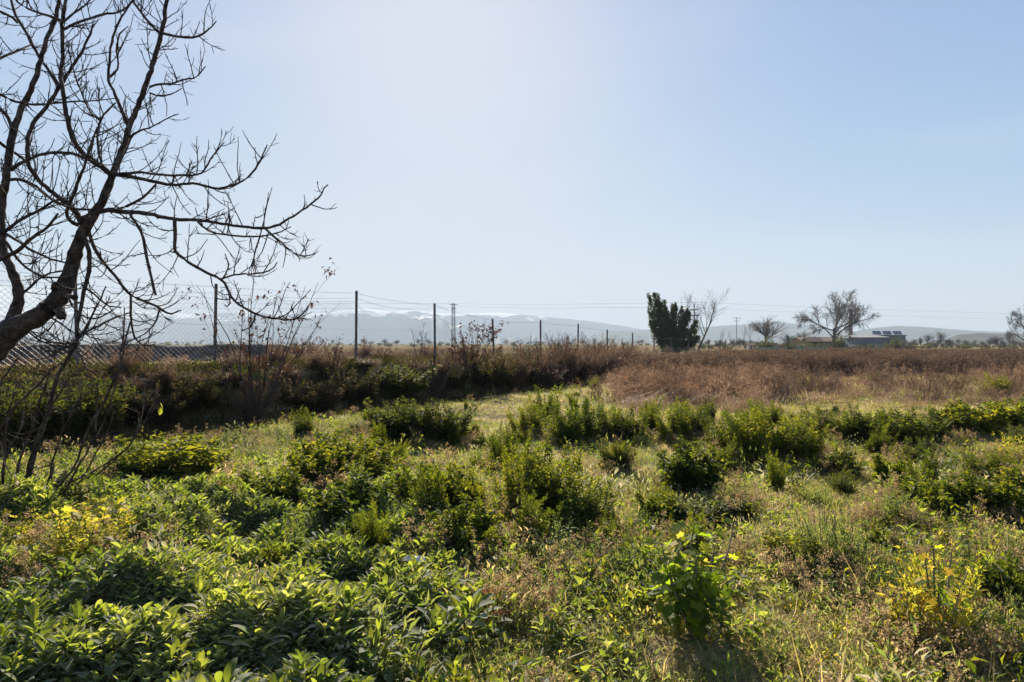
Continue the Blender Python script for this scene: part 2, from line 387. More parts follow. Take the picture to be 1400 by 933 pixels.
ridge('far_hills', [(760, 471), (840, 452), (900, 450), (980, 446), (1064, 440), (1100, 444), (1180, 455), (1230, 460), (1290, 468), (1330, 472)], 3600, 900, M['hill'],
      'pale blue hills behind the far trees', .1, 300, 8)
ridge('middle_hills', [(1120, 468), (1184, 450), (1232, 446), (1280, 449), (1328, 453), (1400, 456), (1500, 452), (1700, 448), (2100, 455)], 2900, 800, M['hill'],
      'pale grey blue hills right of the farm sheds', .1, 300, 11)
ridge('wooded_hill', [(1268, 471), (1292, 464), (1312, 458), (1340, 455), (1380, 457), (1440, 456), (1600, 460), (1800, 471)], 1250, 400, M['hillnear'],
      'low dark wooded hill at the right horizon', .1, 300, 13)

# ------------------------------------------------------------------ branching plants
def polyline(p, d, L, r0, r1, n, wob, rs, up=0.0, g=None):
    pts = [np.array(p, float)]; d = np.array(d, float); d /= np.linalg.norm(d)
    for i in range(n):
        d = d + rs.normal(size=3) * wob + np.array([0, 0, up]); d /= np.linalg.norm(d)
        pts.append(pts[-1] + d * L / n)
    return np.array(pts), np.linspace(r0, r1, n + 1), d
def grow(rs, p, d, L, r, lev, cfg, out):
    c = cfg[lev]; n = c.get('n', 5)
    pts, rad, dd = polyline(p, d, L, r, r * c.get('taper', .5), n, c.get('wob', .12), rs, c.get('up', .03))
    out.setdefault(lev, []).append((pts, rad))
    if lev + 1 >= len(cfg): return
    k = c['kids']; k = int(k + rs.uniform(0, 1))
    t0 = c.get('t0', .25)
    for i in range(k):
        t = t0 + (1 - t0) * (i + rs.uniform(.2, .9)) / k; t = min(t, 1)
        f = t * n; a = min(int(f), n - 1); q = pts[a] + (pts[a + 1] - pts[a]) * (f - a)
        ax = pts[a + 1] - pts[a]; ax /= np.linalg.norm(ax)
        perp = rs.normal(size=3); perp -= perp.dot(ax) * ax; perp /= np.linalg.norm(perp)
        an = math.radians(rs.uniform(*c.get('ang', (25, 60))))
        nd = ax * math.cos(an) + perp * math.sin(an)
        rr = (rad[a] * (1 - (f - a)) + rad[a + 1] * (f - a)) * c.get('rk', .6)
        grow(rs, q, nd, L * rs.uniform(*c.get('lk', (.45, .75))) * (1.15 - .5 * t), max(rr, c.get('rmin', .004)), lev + 1, cfg, out)
def tree_meshes(name, seed, L, r, cfg, split=1, d=(0, 0, 1), mat='twig'):
    rs = np.random.default_rng(seed); out = {}
    grow(rs, (0, 0, 0), d, L, r, 0, cfg, out)
    lo = sum((out.get(i, []) for i in range(split)), []); hi = sum((out.get(i, []) for i in range(split, len(cfg))), [])
    v1, f1 = tubes(lo, 6); v2, f2 = tubes(hi, 3)
    return make_mesh(name + '_trunk', v1, f1, [M['twig']], smooth=True), make_mesh(name + '_crown', v2, f2, [M[mat]], smooth=True)
def bounds(meshes):
    a = np.concatenate([np.array([v.co for v in m_.vertices]) if len(m_.vertices) < 2000 else (lambda b: (m_.vertices.foreach_get('co', b), b.reshape(-1, 3))[1])(np.zeros(len(m_.vertices) * 3, np.float32)) for m_ in meshes])
    r = np.percentile(np.hypot(a[:, 0], a[:, 1]), 96); return float(np.percentile(a[:, 2], 99.2 if len(a) < 60000 else 99.7)), float(2 * r)
BND = {}
def bnd(meshes):
    k = meshes[1].name
    if k not in BND: BND[k] = bounds(meshes)
    return BND[k]
def tree_to(px, Y, top, wpx, meshes, label, rz=0, **kw):
    h, w_ = bnd(meshes); z = gz((px - CX) / F * Y, Y); H = HC + (HY - top) / F * Y - z
    plant_tree(px, Y, meshes, H / h, label, rz, sxy=(wpx / F * Y / w_) / (H / h), **kw)
def plant_tree(px, Y, meshes, s, label, rz=0, cat='tree', name='bare_tree', group=None, z=None, sxy=None):
    x = (px - CX) / F * Y
    e = empty(name, (x, Y, (gz(x, Y) if z is None else z) - .02 * s), rz, (s * (sxy or 1), s * (sxy or 1), s))
    link('trunk', meshes[0], e); c = link('crown', meshes[1], e)
    return tag(e, label, cat, group)

CFG_WALNUT = [dict(n=3, kids=9, t0=.45, ang=(12, 78), wob=.05, taper=.75, lk=(1.9, 2.5), rk=.42),
              dict(n=8, kids=8, t0=.25, ang=(25, 55), wob=.11, up=.035, taper=.35, lk=(.32, .55), rk=.5),
              dict(n=5, kids=9, t0=.1, ang=(25, 60), wob=.12, up=.04, taper=.4, lk=(.4, .65), rk=.55, rmin=.016),
              dict(n=4, kids=6, t0=.1, ang=(25, 55), wob=.12, up=.04, lk=(.55, .95), rk=.6, rmin=.012),
              dict(n=3, kids=0, wob=.12, up=.03)]
CFG_TALL = [dict(n=7, kids=11, t0=.3, ang=(25, 50), wob=.07, taper=.2, lk=(.35, .6), rk=.5, up=.03),
            dict(n=5, kids=6, t0=.2, ang=(20, 50), wob=.1, up=.05, lk=(.4, .6), rk=.6, rmin=.014),
            dict(n=4, kids=5, t0=.2, ang=(20, 50), wob=.1, up=.05, lk=(.4, .7), rmin=.01),
            dict(n=3, kids=0, wob=.1, up=.04)]
CFG_ROUND = [dict(n=3, kids=9, t0=.35, ang=(5, 70), wob=.05, taper=.8, lk=(1.0, 1.5), rk=.4),
             dict(n=5, kids=9, t0=.05, ang=(15, 50), wob=.1, up=.05, lk=(.45, .8), rk=.6, rmin=.012),
             dict(n=4, kids=8, t0=.05, ang=(15, 50), wob=.1, up=.05, lk=(.5, .9), rmin=.01),
             dict(n=3, kids=0, wob=.1, up=.04)]
walnut = tree_meshes('walnut', 4, 2.6, .26, CFG_WALNUT, 2)
tall1 = tree_meshes('tall', 21, 8.6, .16, CFG_TALL, 1, d=(.25, 0, 1))
round1 = tree_meshes('round', 33, 2.2, .14, CFG_ROUND, 1)
round2 = tree_meshes('round_b', 34, 2.0, .13, CFG_ROUND, 1)

tree_to(1140, 160, 400, 104, walnut, 'large bare spreading walnut tree in front of the tan farmhouse', .4)
tall_b = tree_meshes('tall_b', 22, 7.4, .12, CFG_TALL, 1, d=(-.1, 0, 1))
tree_to(953, 95, 394, 92, tall1, 'slender bare tree leaning right beside the dark evergreen', 0)
tree_to(938, 100, 398, 40, tall_b, 'thin bare tree rising behind the dark evergreen', 2)
tree_to(1046, 170, 433, 56, round1, 'bushy bare tree above the dark shrub left of the farmhouse', .5)
tree_to(1258, 250, 460, 12, round2, 'smallest bare tree left in the row of three right of the sheds', 1.2)
tree_to(1268, 250, 456, 15, round1, 'middle bare tree in the row of three right of the sheds', 2.2)
tree_to(1286, 250, 452, 24, round2, 'roundest and tallest bare tree in the row of three right of the sheds', 3.0)
tree_to(1408, 120, 414, 60, walnut, 'bare tree half cut off by the right edge of the view', 1.9)
for i, (px, Y, tp, wp, mm, lb) in enumerate([
        (985, 210, 448, 14, tall1, 'faint bare tree between the leaning tree and the power pole'), (998, 260, 452, 10, tall_b, 'upright bare tree just left of the crossarm pole'),
        (1015, 230, 444, 14, tall_b, 'upright bare tree just right of the crossarm pole'), (1078, 190, 456, 26, round1, 'low bare tree left of the tan farmhouse'),
        (1027, 210, 442, 16, tall_b, 'slim bare tree left of the bushy bare tree'), (1098, 200, 452, 24, round1, 'low bare tree left of the great walnut'),
        (1310, 420, 463, 14, round2, 'hazy bare tree at the foot of the wooded hill'), (1362, 350, 459, 22, round1, 'hazy bare tree before the wooded hill near right edge'),
        (1380, 300, 452, 24, round2, 'small hazy tree beside the right edge tree')]):
    tree_to(px, Y, tp, wp, mm, lb, i * 1.3)

# leaf crowned shrubs (used near and far): stems and foliage as two parts
def bush_meshes(name, seed, h, w, stems, per, lsize, mat, tm=None, stemmat='greenstem', lean=.5, ls=(.7, 1.25), pit=(0, 60), base=.3, r0=.006, tsides=3, hvar=.5, shoot=.9):
    rs = np.random.default_rng(seed); tm = tm or T_simple()
    lines, PP, YY, SS, TT = [], [], [], [], []
    for i in range(stems):
        a = rs.uniform(0, 6.28); rr = math.sqrt(rs.uniform(0, 1)); b = rr * base * w / 2
        p = (b * math.cos(a), b * math.sin(a), 0)
        hh = h * rs.uniform(hvar, 1.05) * (1 - .38 * rr * rr)
        d = (math.cos(a) * lean * rr * w / h, math.sin(a) * lean * rr * w / h, 1)
        Ls = hh * math.hypot(1, lean * rr * w / h * .6)
        pts, rad, _ = polyline(p, d, Ls, r0, r0 * .3, 5, .12, rs, .06)
        lines.append((pts, rad))
        n_ = max(4, int(per * (.5 + .6 * hh / h)))
        t = rs.uniform(.1, 1.0, n_); f = t * 5; k = np.minimum(f.astype(int), 4); fr = (f - k)[:, None]
        q = pts[k] * (1 - fr) + pts[k + 1] * fr
        ya = rs.uniform(0, 6.28, n_); rad_ = lsize * shoot * (1.25 - t) * rs.uniform(.2, 1, n_)
        PP.append(q + np.stack([np.sin(ya) * rad_, np.cos(ya) * rad_, rs.normal(0, lsize * .2, n_)], -1)); YY.append(ya + rs.normal(0, .5, n_)); TT.append(t)
        SS.append(lsize * rs.uniform(ls[0], ls[1], n_) * (1.3 - .75 * t))
    pos = np.concatenate(PP); yaw = np.concatenate(YY); sz = np.concatenate(SS); tt = np.concatenate(TT)
    pos[:, 2] = np.maximum(pos[:, 2], .01)
    n = len(pos); pitch = np.radians(rs.uniform(pit[0], pit[1], n) + 30 * tt ** 3)
    v1, f1 = tubes(lines, tsides)
    v2, f2 = place(tm, pos, yaw, pitch, rs.normal(0, .5, n), sz)
    return make_mesh(name + '_stems', v1, f1, [M[stemmat]]), make_mesh(name + '_foliage', v2, f2, [M[mat]])
def put_bush(x, y, meshes, s, label, name='leafy_bush', cat='bush', group=None, rz=None, sink=.02):
    sc = s if hasattr(s, '__len__') else (s,) * 3
    e = empty(name, (x, y, gz(x, y) - sink), random.uniform(0, 6.28) if rz is None else rz, sc)
    st = link('stem', meshes[0], e); fo = link('foliage', meshes[1], e); fo['kind'] = 'stuff'
    return tag(e, label, cat, group)

# the dark evergreen: one trunk with many upright leafy columns
def evergreen():
    Y = 80.0; rs = np.random.default_rng(12)
    x0, z0 = (915 - CX) / F * Y, gz((915 - CX) / F * Y, Y)
    e = empty('evergreen_tree', (x0, Y, z0))
    tops = [(886, 404), (893, 402), (898, 404), (903, 416), (909, 412), (912, 420), (919, 418), (924, 416), (927, 418), (934, 421), (941, 424), (944, 428), (948, 440), (953, 452), (951, 462), (890, 425), (887, 440), (900, 440), (915, 440), (930, 440), (922, 455), (905, 455), (940, 452), (915, 462), (928, 466), (907, 468), (899, 412), (937, 430), (916, 428)]
    lines, PP = [], []
    for i, (cx_, cy_) in enumerate(tops):
        q = P(cx_, cy_, Y) - np.array([x0, Y, z0]); q[1] = rs.uniform(-1.4, 1.4) * (1 if cy_ > 415 else .5)
        base = np.array([q[0] * .12, q[1] * .2, .2])
        mid = np.array([q[0] * .62, q[1] * .9, q[2] * .38])
        t = np.linspace(0, 1, 8)[:, None]
        pts = (1 - t) ** 2 * base + 2 * t * (1 - t) * mid + t * t * q
        lines.append((pts, np.linspace(.09, .02, 8)))
        n = 800 if cy_ < 450 else 1300
        u = rs.uniform(.22, 1, n) ** .7; c = ((1 - u) ** 2)[:, None] * base + (2 * u * (1 - u))[:, None] * mid + (u * u)[:, None] * q
        lump = .35 + .75 * np.sin(u * 17 + i * 1.7) ** 2
        rad = (.66 * (1 - u) ** .6 + .22) * lump * rs.uniform(.75, 1.25) * (1.0 if cy_ < 450 else 1.25)
        off = norm(rs.normal(size=(n, 3))) * (rad * rs.uniform(.1, 1, n) ** .5)[:, None]; off[:, 2] *= 1.1
        PP.append(c + off)
    pos = np.concatenate(PP); n = len(pos); pos[:, 2] = np.maximum(pos[:, 2], .1)
    v1, f1 = tubes(lines, 5); link('trunk', make_mesh('evergreen_trunk', v1, f1, [M['twig']]), e)
    v2, f2 = place(T_simple(.5), pos, rs.uniform(0, 6.28, n), np.radians(rs.uniform(-10, 80, n)), rs.normal(0, .6, n), rs.uniform(.16, .36, n))
    link('crown', make_mesh('evergreen_crown', v2, f2, [M['evergreen']]), e)['kind'] = 'stuff'
    tag(e, 'dense dark evergreen tree with upright leafy shoots standing in the brown field', 'tree')
evergreen()

# far dark shrubs around the farm
farbush = bush_meshes('farbush', 5, 3.2, 4.2, 60, 40, .34, 'darkleaf', stemmat='twig', lean=.6, r0=.03)
farbush2 = bush_meshes('farbush_b', 6, 3.0, 4.4, 60, 34, .32, 'brownleaf', stemmat='twig', lean=.6, r0=.03)
for px, Y, sx_, sz_, mm, lb in [(1047, 150, 1.25, 1.05, farbush, 'dark rounded shrub under the bushy bare tree'),
                           (1080, 165, 1.0, .8, farbush, 'low dark shrub between round shrub and tan farmhouse'),
                           (1147, 150, .8, 1.3, farbush, 'dark shrub at the foot of the great bare walnut'),
                           (1226, 168, .95, 1.15, farbush, 'dark bush crowding the end of the grey shed'),
                           (1215, 166, .8, .8, farbush, 'green bush in front of the grey shed corner'),
                           (1243, 172, .7, .5, farbush2, 'low bush right of the grey shed'),
                           (1068, 175, .9, .7, farbush2, 'brown shrub left of the tan farmhouse'),
                           (1103, 158, 1.1, .62, farbush, 'low shrub before the farmhouse wall'), (1125, 156, 1.0, .6, farbush, 'dark low shrub left of the great walnut trunk'),
                           (1175, 158, 1.1, .55, farbush, 'low dark shrub before the left end of the grey shed'), (1194, 159, 1.0, .62, farbush, 'dark shrub before the middle of the grey shed')]:
    x = (px - CX) / F * Y
    put_bush(x, Y, mm, (sx_, sx_, sz_), lb, 'far_shrub', 'shrub')

# ------------------------------------------------------------------ farm buildings
M['tanwall'] = solid('ochre render', [(.18, .13, .07), (.27, .20, .11)], .9, 1.2)
M['tile'] = solid('clay roof', [(.10, .065, .045), (.18, .12, .08)], .85, 2.5)
M['shed'] = solid('weathered sheet wall', [(.12, .14, .17), (.20, .22, .26)], .7, .8)
M['shedroof'] = solid('pale sheet roof', [(.14, .15, .17), (.22, .23, .25)], .8, .8)
M['dark'] = solid('dark opening', [(.02, .02, .02), (.04, .04, .04)], .8, 3)
M['panel'] = solid('solar glass', [(.03, .04, .06), (.05, .06, .09)], .2, 3, spec=.6)
M['net'] = solid('green shade net', [(.05, .20, .16), (.10, .30, .24)], .8, 1.4)
M['white'] = solid('white plaster', [(.6, .58, .54), (.75, .73, .7)], .8, 1.5)
M['wood'] = solid('weathered wood', [(.11, .08, .06), (.22, .17, .13)], .85, 5, .3)
M['concrete'] = solid('pale concrete', [(.25, .24, .23), (.36, .35, .33)], .85, 5)

def gabled(name, px0, px1, Y, dep, eave, ridge_, wall, roof, label, cat, wins=()):
    x0, x1 = (px0 - CX) / F * Y, (px1 - CX) / F * Y; W = x1 - x0
    e = empty(name, (x0, Y, 0))
    v = np.array([(0, 0, 0), (W, 0, 0), (W, dep, 0), (0, dep, 0), (0, 0, eave), (W, 0, eave), (W, dep, eave), (0, dep, eave), (0, dep / 2, ridge_), (W, dep / 2, ridge_)], float)
    link('wall', make_mesh(name + '_wall', v, [np.array([(0, 1, 5, 4), (2, 3, 7, 6)]), np.array([(1, 2, 6), (3, 0, 4), (1, 6, 5), (3, 4, 7), (5, 6, 9), (7, 4, 8)])], [wall]), e)
    ov, th = .35, .15; dz = (ridge_ - eave) / (dep / 2) * ov
    r = []
    for s in (0, 1):
        ya, yb = (-ov, dep / 2) if s == 0 else (dep + ov, dep / 2)
        za, zb = eave - dz + .03, ridge_ + .03
        vv = np.array([(-ov, ya, za), (W + ov, ya, za), (W + ov, yb, zb), (-ov, yb, zb), (-ov, ya, za + th), (W + ov, ya, za + th), (W + ov, yb, zb + th), (-ov, yb, zb + th)])
        ff = np.array([(0, 1, 2, 3), (4, 7, 6, 5), (0, 4, 5, 1), (1, 5, 6, 2), (2, 6, 7, 3), (3, 7, 4, 0)]); r.append((vv, ff))
    for vv, ff in r: link('roof', make_mesh(name + '_roof', vv, [ff], [roof]), e)
    for (a, b, c, d, nm) in wins:
        v, f = boxv(a, b, -.06, .1, c, d); link(nm, make_mesh(nm, v, [f], [M['dark']]), e)
    return tag(e, label, cat)
gabled('farmhouse', 1097, 1157, 178, 7, 2.0, 3.1, M['tanwall'], M['tile'], 'low tan farmhouse with clay roof partly hidden by the bare walnut', 'house',
       [(1.5, 2.4, .9, 1.9, 'window'), (4.2, 5.2, 0.02, 2.0, 'door'), (7.4, 8.3, .9, 1.9, 'window'), (9.6, 10.5, .9, 1.9, 'window')])
gabled('outhouse', 1106, 1124, 172, 4, 2.0, 2.9, M['tanwall'], M['tile'], 'small tan outhouse with low roof left of the farmhouse end', 'shed', [(1.0, 1.9, .02, 1.8, 'door')])
gabled('white_hut', 1024, 1030, 168, 2, 1.1, 1.5, M['white'], M['tile'], 'tiny white hut at the left end of the farm', 'hut', [(.3, .7, .02, .9, 'door')])
# long shed with ribbed sheets
def shed():
    Y = 172; x0, x1 = (1169 - CX) / F * Y, (1214 - CX) / F * Y; W = x1 - x0
    e = empty('long_shed', (x0, Y, 0))
    v, f = boxv(0, W, 0, 6, 0, 2.9); link('wall', make_mesh('shed_wall', v, [f], [M['shed']]), e)
    n = 14
    me = make_mesh('shed_sheet', *[a if i == 0 else [a] for i, a in enumerate(boxv(-.27, .27, -.07, -.01, .1, 2.85))], [M['shed']])
    for i in range(n): link('panel', me, e, (W * (i + .5) / n, 0, 0))
    vv = np.array([(-.4, -.5, 2.92), (W + .4, -.5, 2.92), (W + .4, 6.4, 3.5), (-.4, 6.4, 3.5), (-.4, -.5, 3.1), (W + .4, -.5, 3.1), (W + .4, 6.4, 3.68), (-.4, 6.4, 3.68)])
    link('roof', make_mesh('shed_roof', vv, [np.array([(0, 1, 2, 3), (4, 7, 6, 5), (0, 4, 5, 1), (1, 5, 6, 2), (2, 6, 7, 3), (3, 7, 4, 0)])], [M['shedroof']]), e)
    tag(e, 'long blue grey sheet metal shed right of the bare walnut', 'shed')
    Y2 = 178; x0, x1 = (1206 - CX) / F * Y2, (1238 - CX) / F * Y2
    e = empty('farm_block', (x0, Y2, 0)); W = x1 - x0
    v, f = boxv(0, W, 0, 5, 0, 3.6); link('wall', make_mesh('block_wall', v, [f], [M['shed']]), e)
    v, f = boxv(-.3, W + .3, -.3, 5.3, 3.6, 3.75); link('roof', make_mesh('block_roof', v, [f], [M['shedroof']]), e)
    for a in (.8, 3.4):
        v, f = boxv(a, a + 1, -.05, .1, 1.2, 2.3); link('window', make_mesh('block_window', v, [f], [M['dark']]), e)
    tag(e, 'flat roofed grey farm block behind the dark bush', 'building')
    Y3 = 176
    lbs = ['left', 'middle', 'right']
    for k, px in enumerate((1199, 1213, 1227)):
        x = (px - CX) / F * Y3
        e = empty('solar_panel', (x, Y3, 3.75))
        me = make_mesh('solar_sheet', np.array([(-1.5, -.7, .05), (1.0, -.7, .05), (1.5, .9, .95), (-1.0, .9, .95), (-1.5, -.7, .12), (1.0, -.7, .12), (1.5, .9, 1.02), (-1.0, .9, 1.02)], float) * [.85, 1, 1],
                       [np.array([(0, 3, 2, 1), (4, 5, 6, 7), (0, 1, 5, 4), (1, 2, 6, 5), (2, 3, 7, 6), (3, 0, 4, 7)])], [M['panel']])
        link('panel', me, e)
        for sx_ in (-.8, .8):
            v, f = tubes([(np.array([(sx_, .7, -.2 if k else -.6), (sx_ * 1.05, .7, .8)]), np.array([.03, .03]))], 4); link('leg', make_mesh('panel_leg', v, f, [M['metal']]), e)
        tag(e, 'tilted dark solar panel on the farm roof, %s of three' % lbs[k], 'solar panel')
shed()
def netfence():
    Y = 146; r = np.random.default_rng(2)
    e = empty('net_fence', ((1031 - CX) / F * Y, Y, 0)); W = (1211 - 1031) / F * Y
    n = 16
    for i in range(n + 1):
        v, f = tubes([(np.array([(W * i / n, 0, -.1), (W * i / n, 0, 1.05)]), np.array([.04, .035]))], 5); link('post', make_mesh('net_post', v, f, [M['wood']]), e)
    for i in range(n):
        if i in (4, 9): continue
        k = 7; a = np.linspace(W * i / n + .05, W * (i + 1) / n - .05, k); top = .85 + .12 * np.sin(np.linspace(0, 3.1, k)) * -1 + r.uniform(-.12, .05); wob = r.uniform(-.06, .06, k)
        V = np.concatenate([np.stack([a, wob, np.full(k, .02)], -1), np.stack([a, wob * .5, top], -1)]); V = np.concatenate([V, V + (0, .012, 0)])
        Q = [(j, j + 1, k + j + 1, k + j) for j in range(k - 1)]; Q += [(2 * k + a_, 2 * k + d_, 2 * k + c_, 2 * k + b_) for a_, b_, c_, d_ in Q]
        link('net', make_mesh('net_sheet', V, [np.array(Q)], [M['net']]), e)
    tag(e, 'low fence of torn green shade net along the farm', 'fence')
netfence()

# ------------------------------------------------------------------ poles, pylons, cables
def util_pole(px, Y, h, arms, label, r=.16, mat='concrete'):
    x = (px - CX) / F * Y; z0 = gz(x, Y); e = empty('utility_pole', (x, Y, z0))
    v, f = tubes([(np.array([(0, 0, -.2), (0, 0, h)]), np.array([r, r * .65]))], 8); link('pole', make_mesh('pole', v, f, [M[mat]]), e)
    for (za, wa) in arms:
        v, f = boxv(-wa, wa, -.09 - r, -r + .02, za - .09, za + .09); a = link('crossarm', make_mesh('crossarm', v, [f], [M['metal']]), e)
        for q in (-.92, 0, .92):
            v, f = tubes([(np.array([(wa * q, -.1, za + .1), (wa * q, -.1, za + .22), (wa * q, -.1, za + .36)]), np.array([.05, .09, .04]))], 6)
            link('insulator', make_mesh('insulator', v, f, [M['white']]), a)
    return tag(e, label, 'utility pole')
util_pole(949, 110, 7.9, [(6.9, .62), (6.0, .8)], 'pole with two crossarms half hidden by the dark evergreen', .14, 'wood')
util_pole(1007, 300, 13.0, [(12.7, 1.8), (11.4, 1.3)], 'distant pole with crossarms right of the leaning bare tree', .2)
def lattice(px, Y, h, wd, label, mat):
    x = (px - CX) / F * Y; e = empty('lattice_tower', (x, Y, 0)); a = wd / 2
    for sx_, sy_ in ((-1, -1), (1, -1), (1, 1), (-1, 1)):
        v, f = tubes([(np.array([(a * sx_ * 1.15, a * sy_ * 1.15, -.3), (a * sx_ * .8, a * sy_ * .8, h)]), np.array([.11, .09]))], 4); link('leg', make_mesh('tower_leg', v, f, [mat]), e)
    L_ = []; n = int(h / (wd * 1.0)); c4 = [(-1, -1), (1, -1), (1, 1), (-1, 1)]
    for i in range(n):
        za, zb = h * i / n, h * (i + 1) / n; fa, fb = a * (1.15 - .35 * i / n), a * (1.15 - .35 * (i + 1) / n)
        for k in range(4):
            p1, p2 = c4[k], c4[(k + 1) % 4]
            L_.append((np.array([(p1[0] * fa, p1[1] * fa, za), (p2[0] * fb, p2[1] * fb, zb)]), np.array([.06, .06])))
            L_.append((np.array([(p2[0] * fa, p2[1] * fa, za), (p1[0] * fb, p1[1] * fb, zb)]), np.array([.06, .06])))
            L_.append((np.array([(p1[0] * fb, p1[1] * fb, zb), (p2[0] * fb, p2[1] * fb, zb)]), np.array([.06, .06])))
    v, f = tubes(L_, 3); link('bracing', make_mesh('tower_bracing', v, f, [mat]), e)
    for z, k in ((h - .3, 1.35), (h - 2.2, .8)):
        v, f = boxv(-wd * k, wd * k, -.12, .12, z - .12, z + .12); link('crossarm', make_mesh('tower_arm', v, [f], [mat]), e)
    return tag(e, label, 'pylon')
M['red'] = solid('faded red paint', [(.28, .14, .13), (.38, .2, .18)], .6, 3)
lattice(620, 300, 19, 1.4, 'steel lattice pylon standing beyond the fence and brown shrub', M['metal'])
lattice(1163, 230, 13.2, .7, 'faded red lattice mast behind the bare walnut', M['red'])
def cable(a, b, sag, label, r=.022):
    t = np.linspace(0, 1, 30)[:, None]; p = a * (1 - t) + b * t; p[:, 2] -= (4 * sag * t * (1 - t))[:, 0]
    v, f = tubes([(p, np.full(30, r))], 4)
    tag(link('power_cable', make_mesh('cable', v, f, [M['dark']])), label, 'cable', 'overhead power cables')
A, B_ = P(620, 415, 300), P(949, 421, 110)
cable(A + (0, 0, 0), P(-300, 409, 420), 1.2, 'upper cable from the lattice pylon off to the left', .035)
cable(A + (0, 0, -2), P(-300, 416, 420), 1.2, 'lower cable from the lattice pylon off to the left', .035)
cable(A + (0, 0, 0), B_ + (.3, 0, .9), .4, 'cable from lattice pylon to pole behind the evergreen', .02)
cable(A + (0, 0, -1.2), B_ + (-.3, 0, .2), .5, 'lower cable from lattice pylon to pole behind the evergreen', .02)
cable(B_ + (0, 0, .9), P(1900, 432, 150), 1.0, 'upper cable from the evergreen pole off to the right', .009)
cable(B_ + (0, 0, 0), P(1900, 440, 150), 1.0, 'lower cable from the evergreen pole off to the right', .009)
def post(px, py0, Y, h, lean, r, label):
    x = (px - CX) / F * Y; z = gz(x, Y)
    v, f = tubes([(np.array([(0, 0, -.2), (lean * .5, 0, h * .5), (lean, 0, h)]), np.array([r, r * .95, r * .8]))], 6)
    tag(link('wooden_post', make_mesh('wooden_post', v, f, [M['wood']]), loc=(x, Y, z)), label, 'post')
post(1233, 0, 75, 2.0, 0, .06, 'pale upright post standing in the brown reeds before the shed')
post(1343, 0, 120, 1.95, -.35, .09, 'dark leaning post alone on the right horizon')

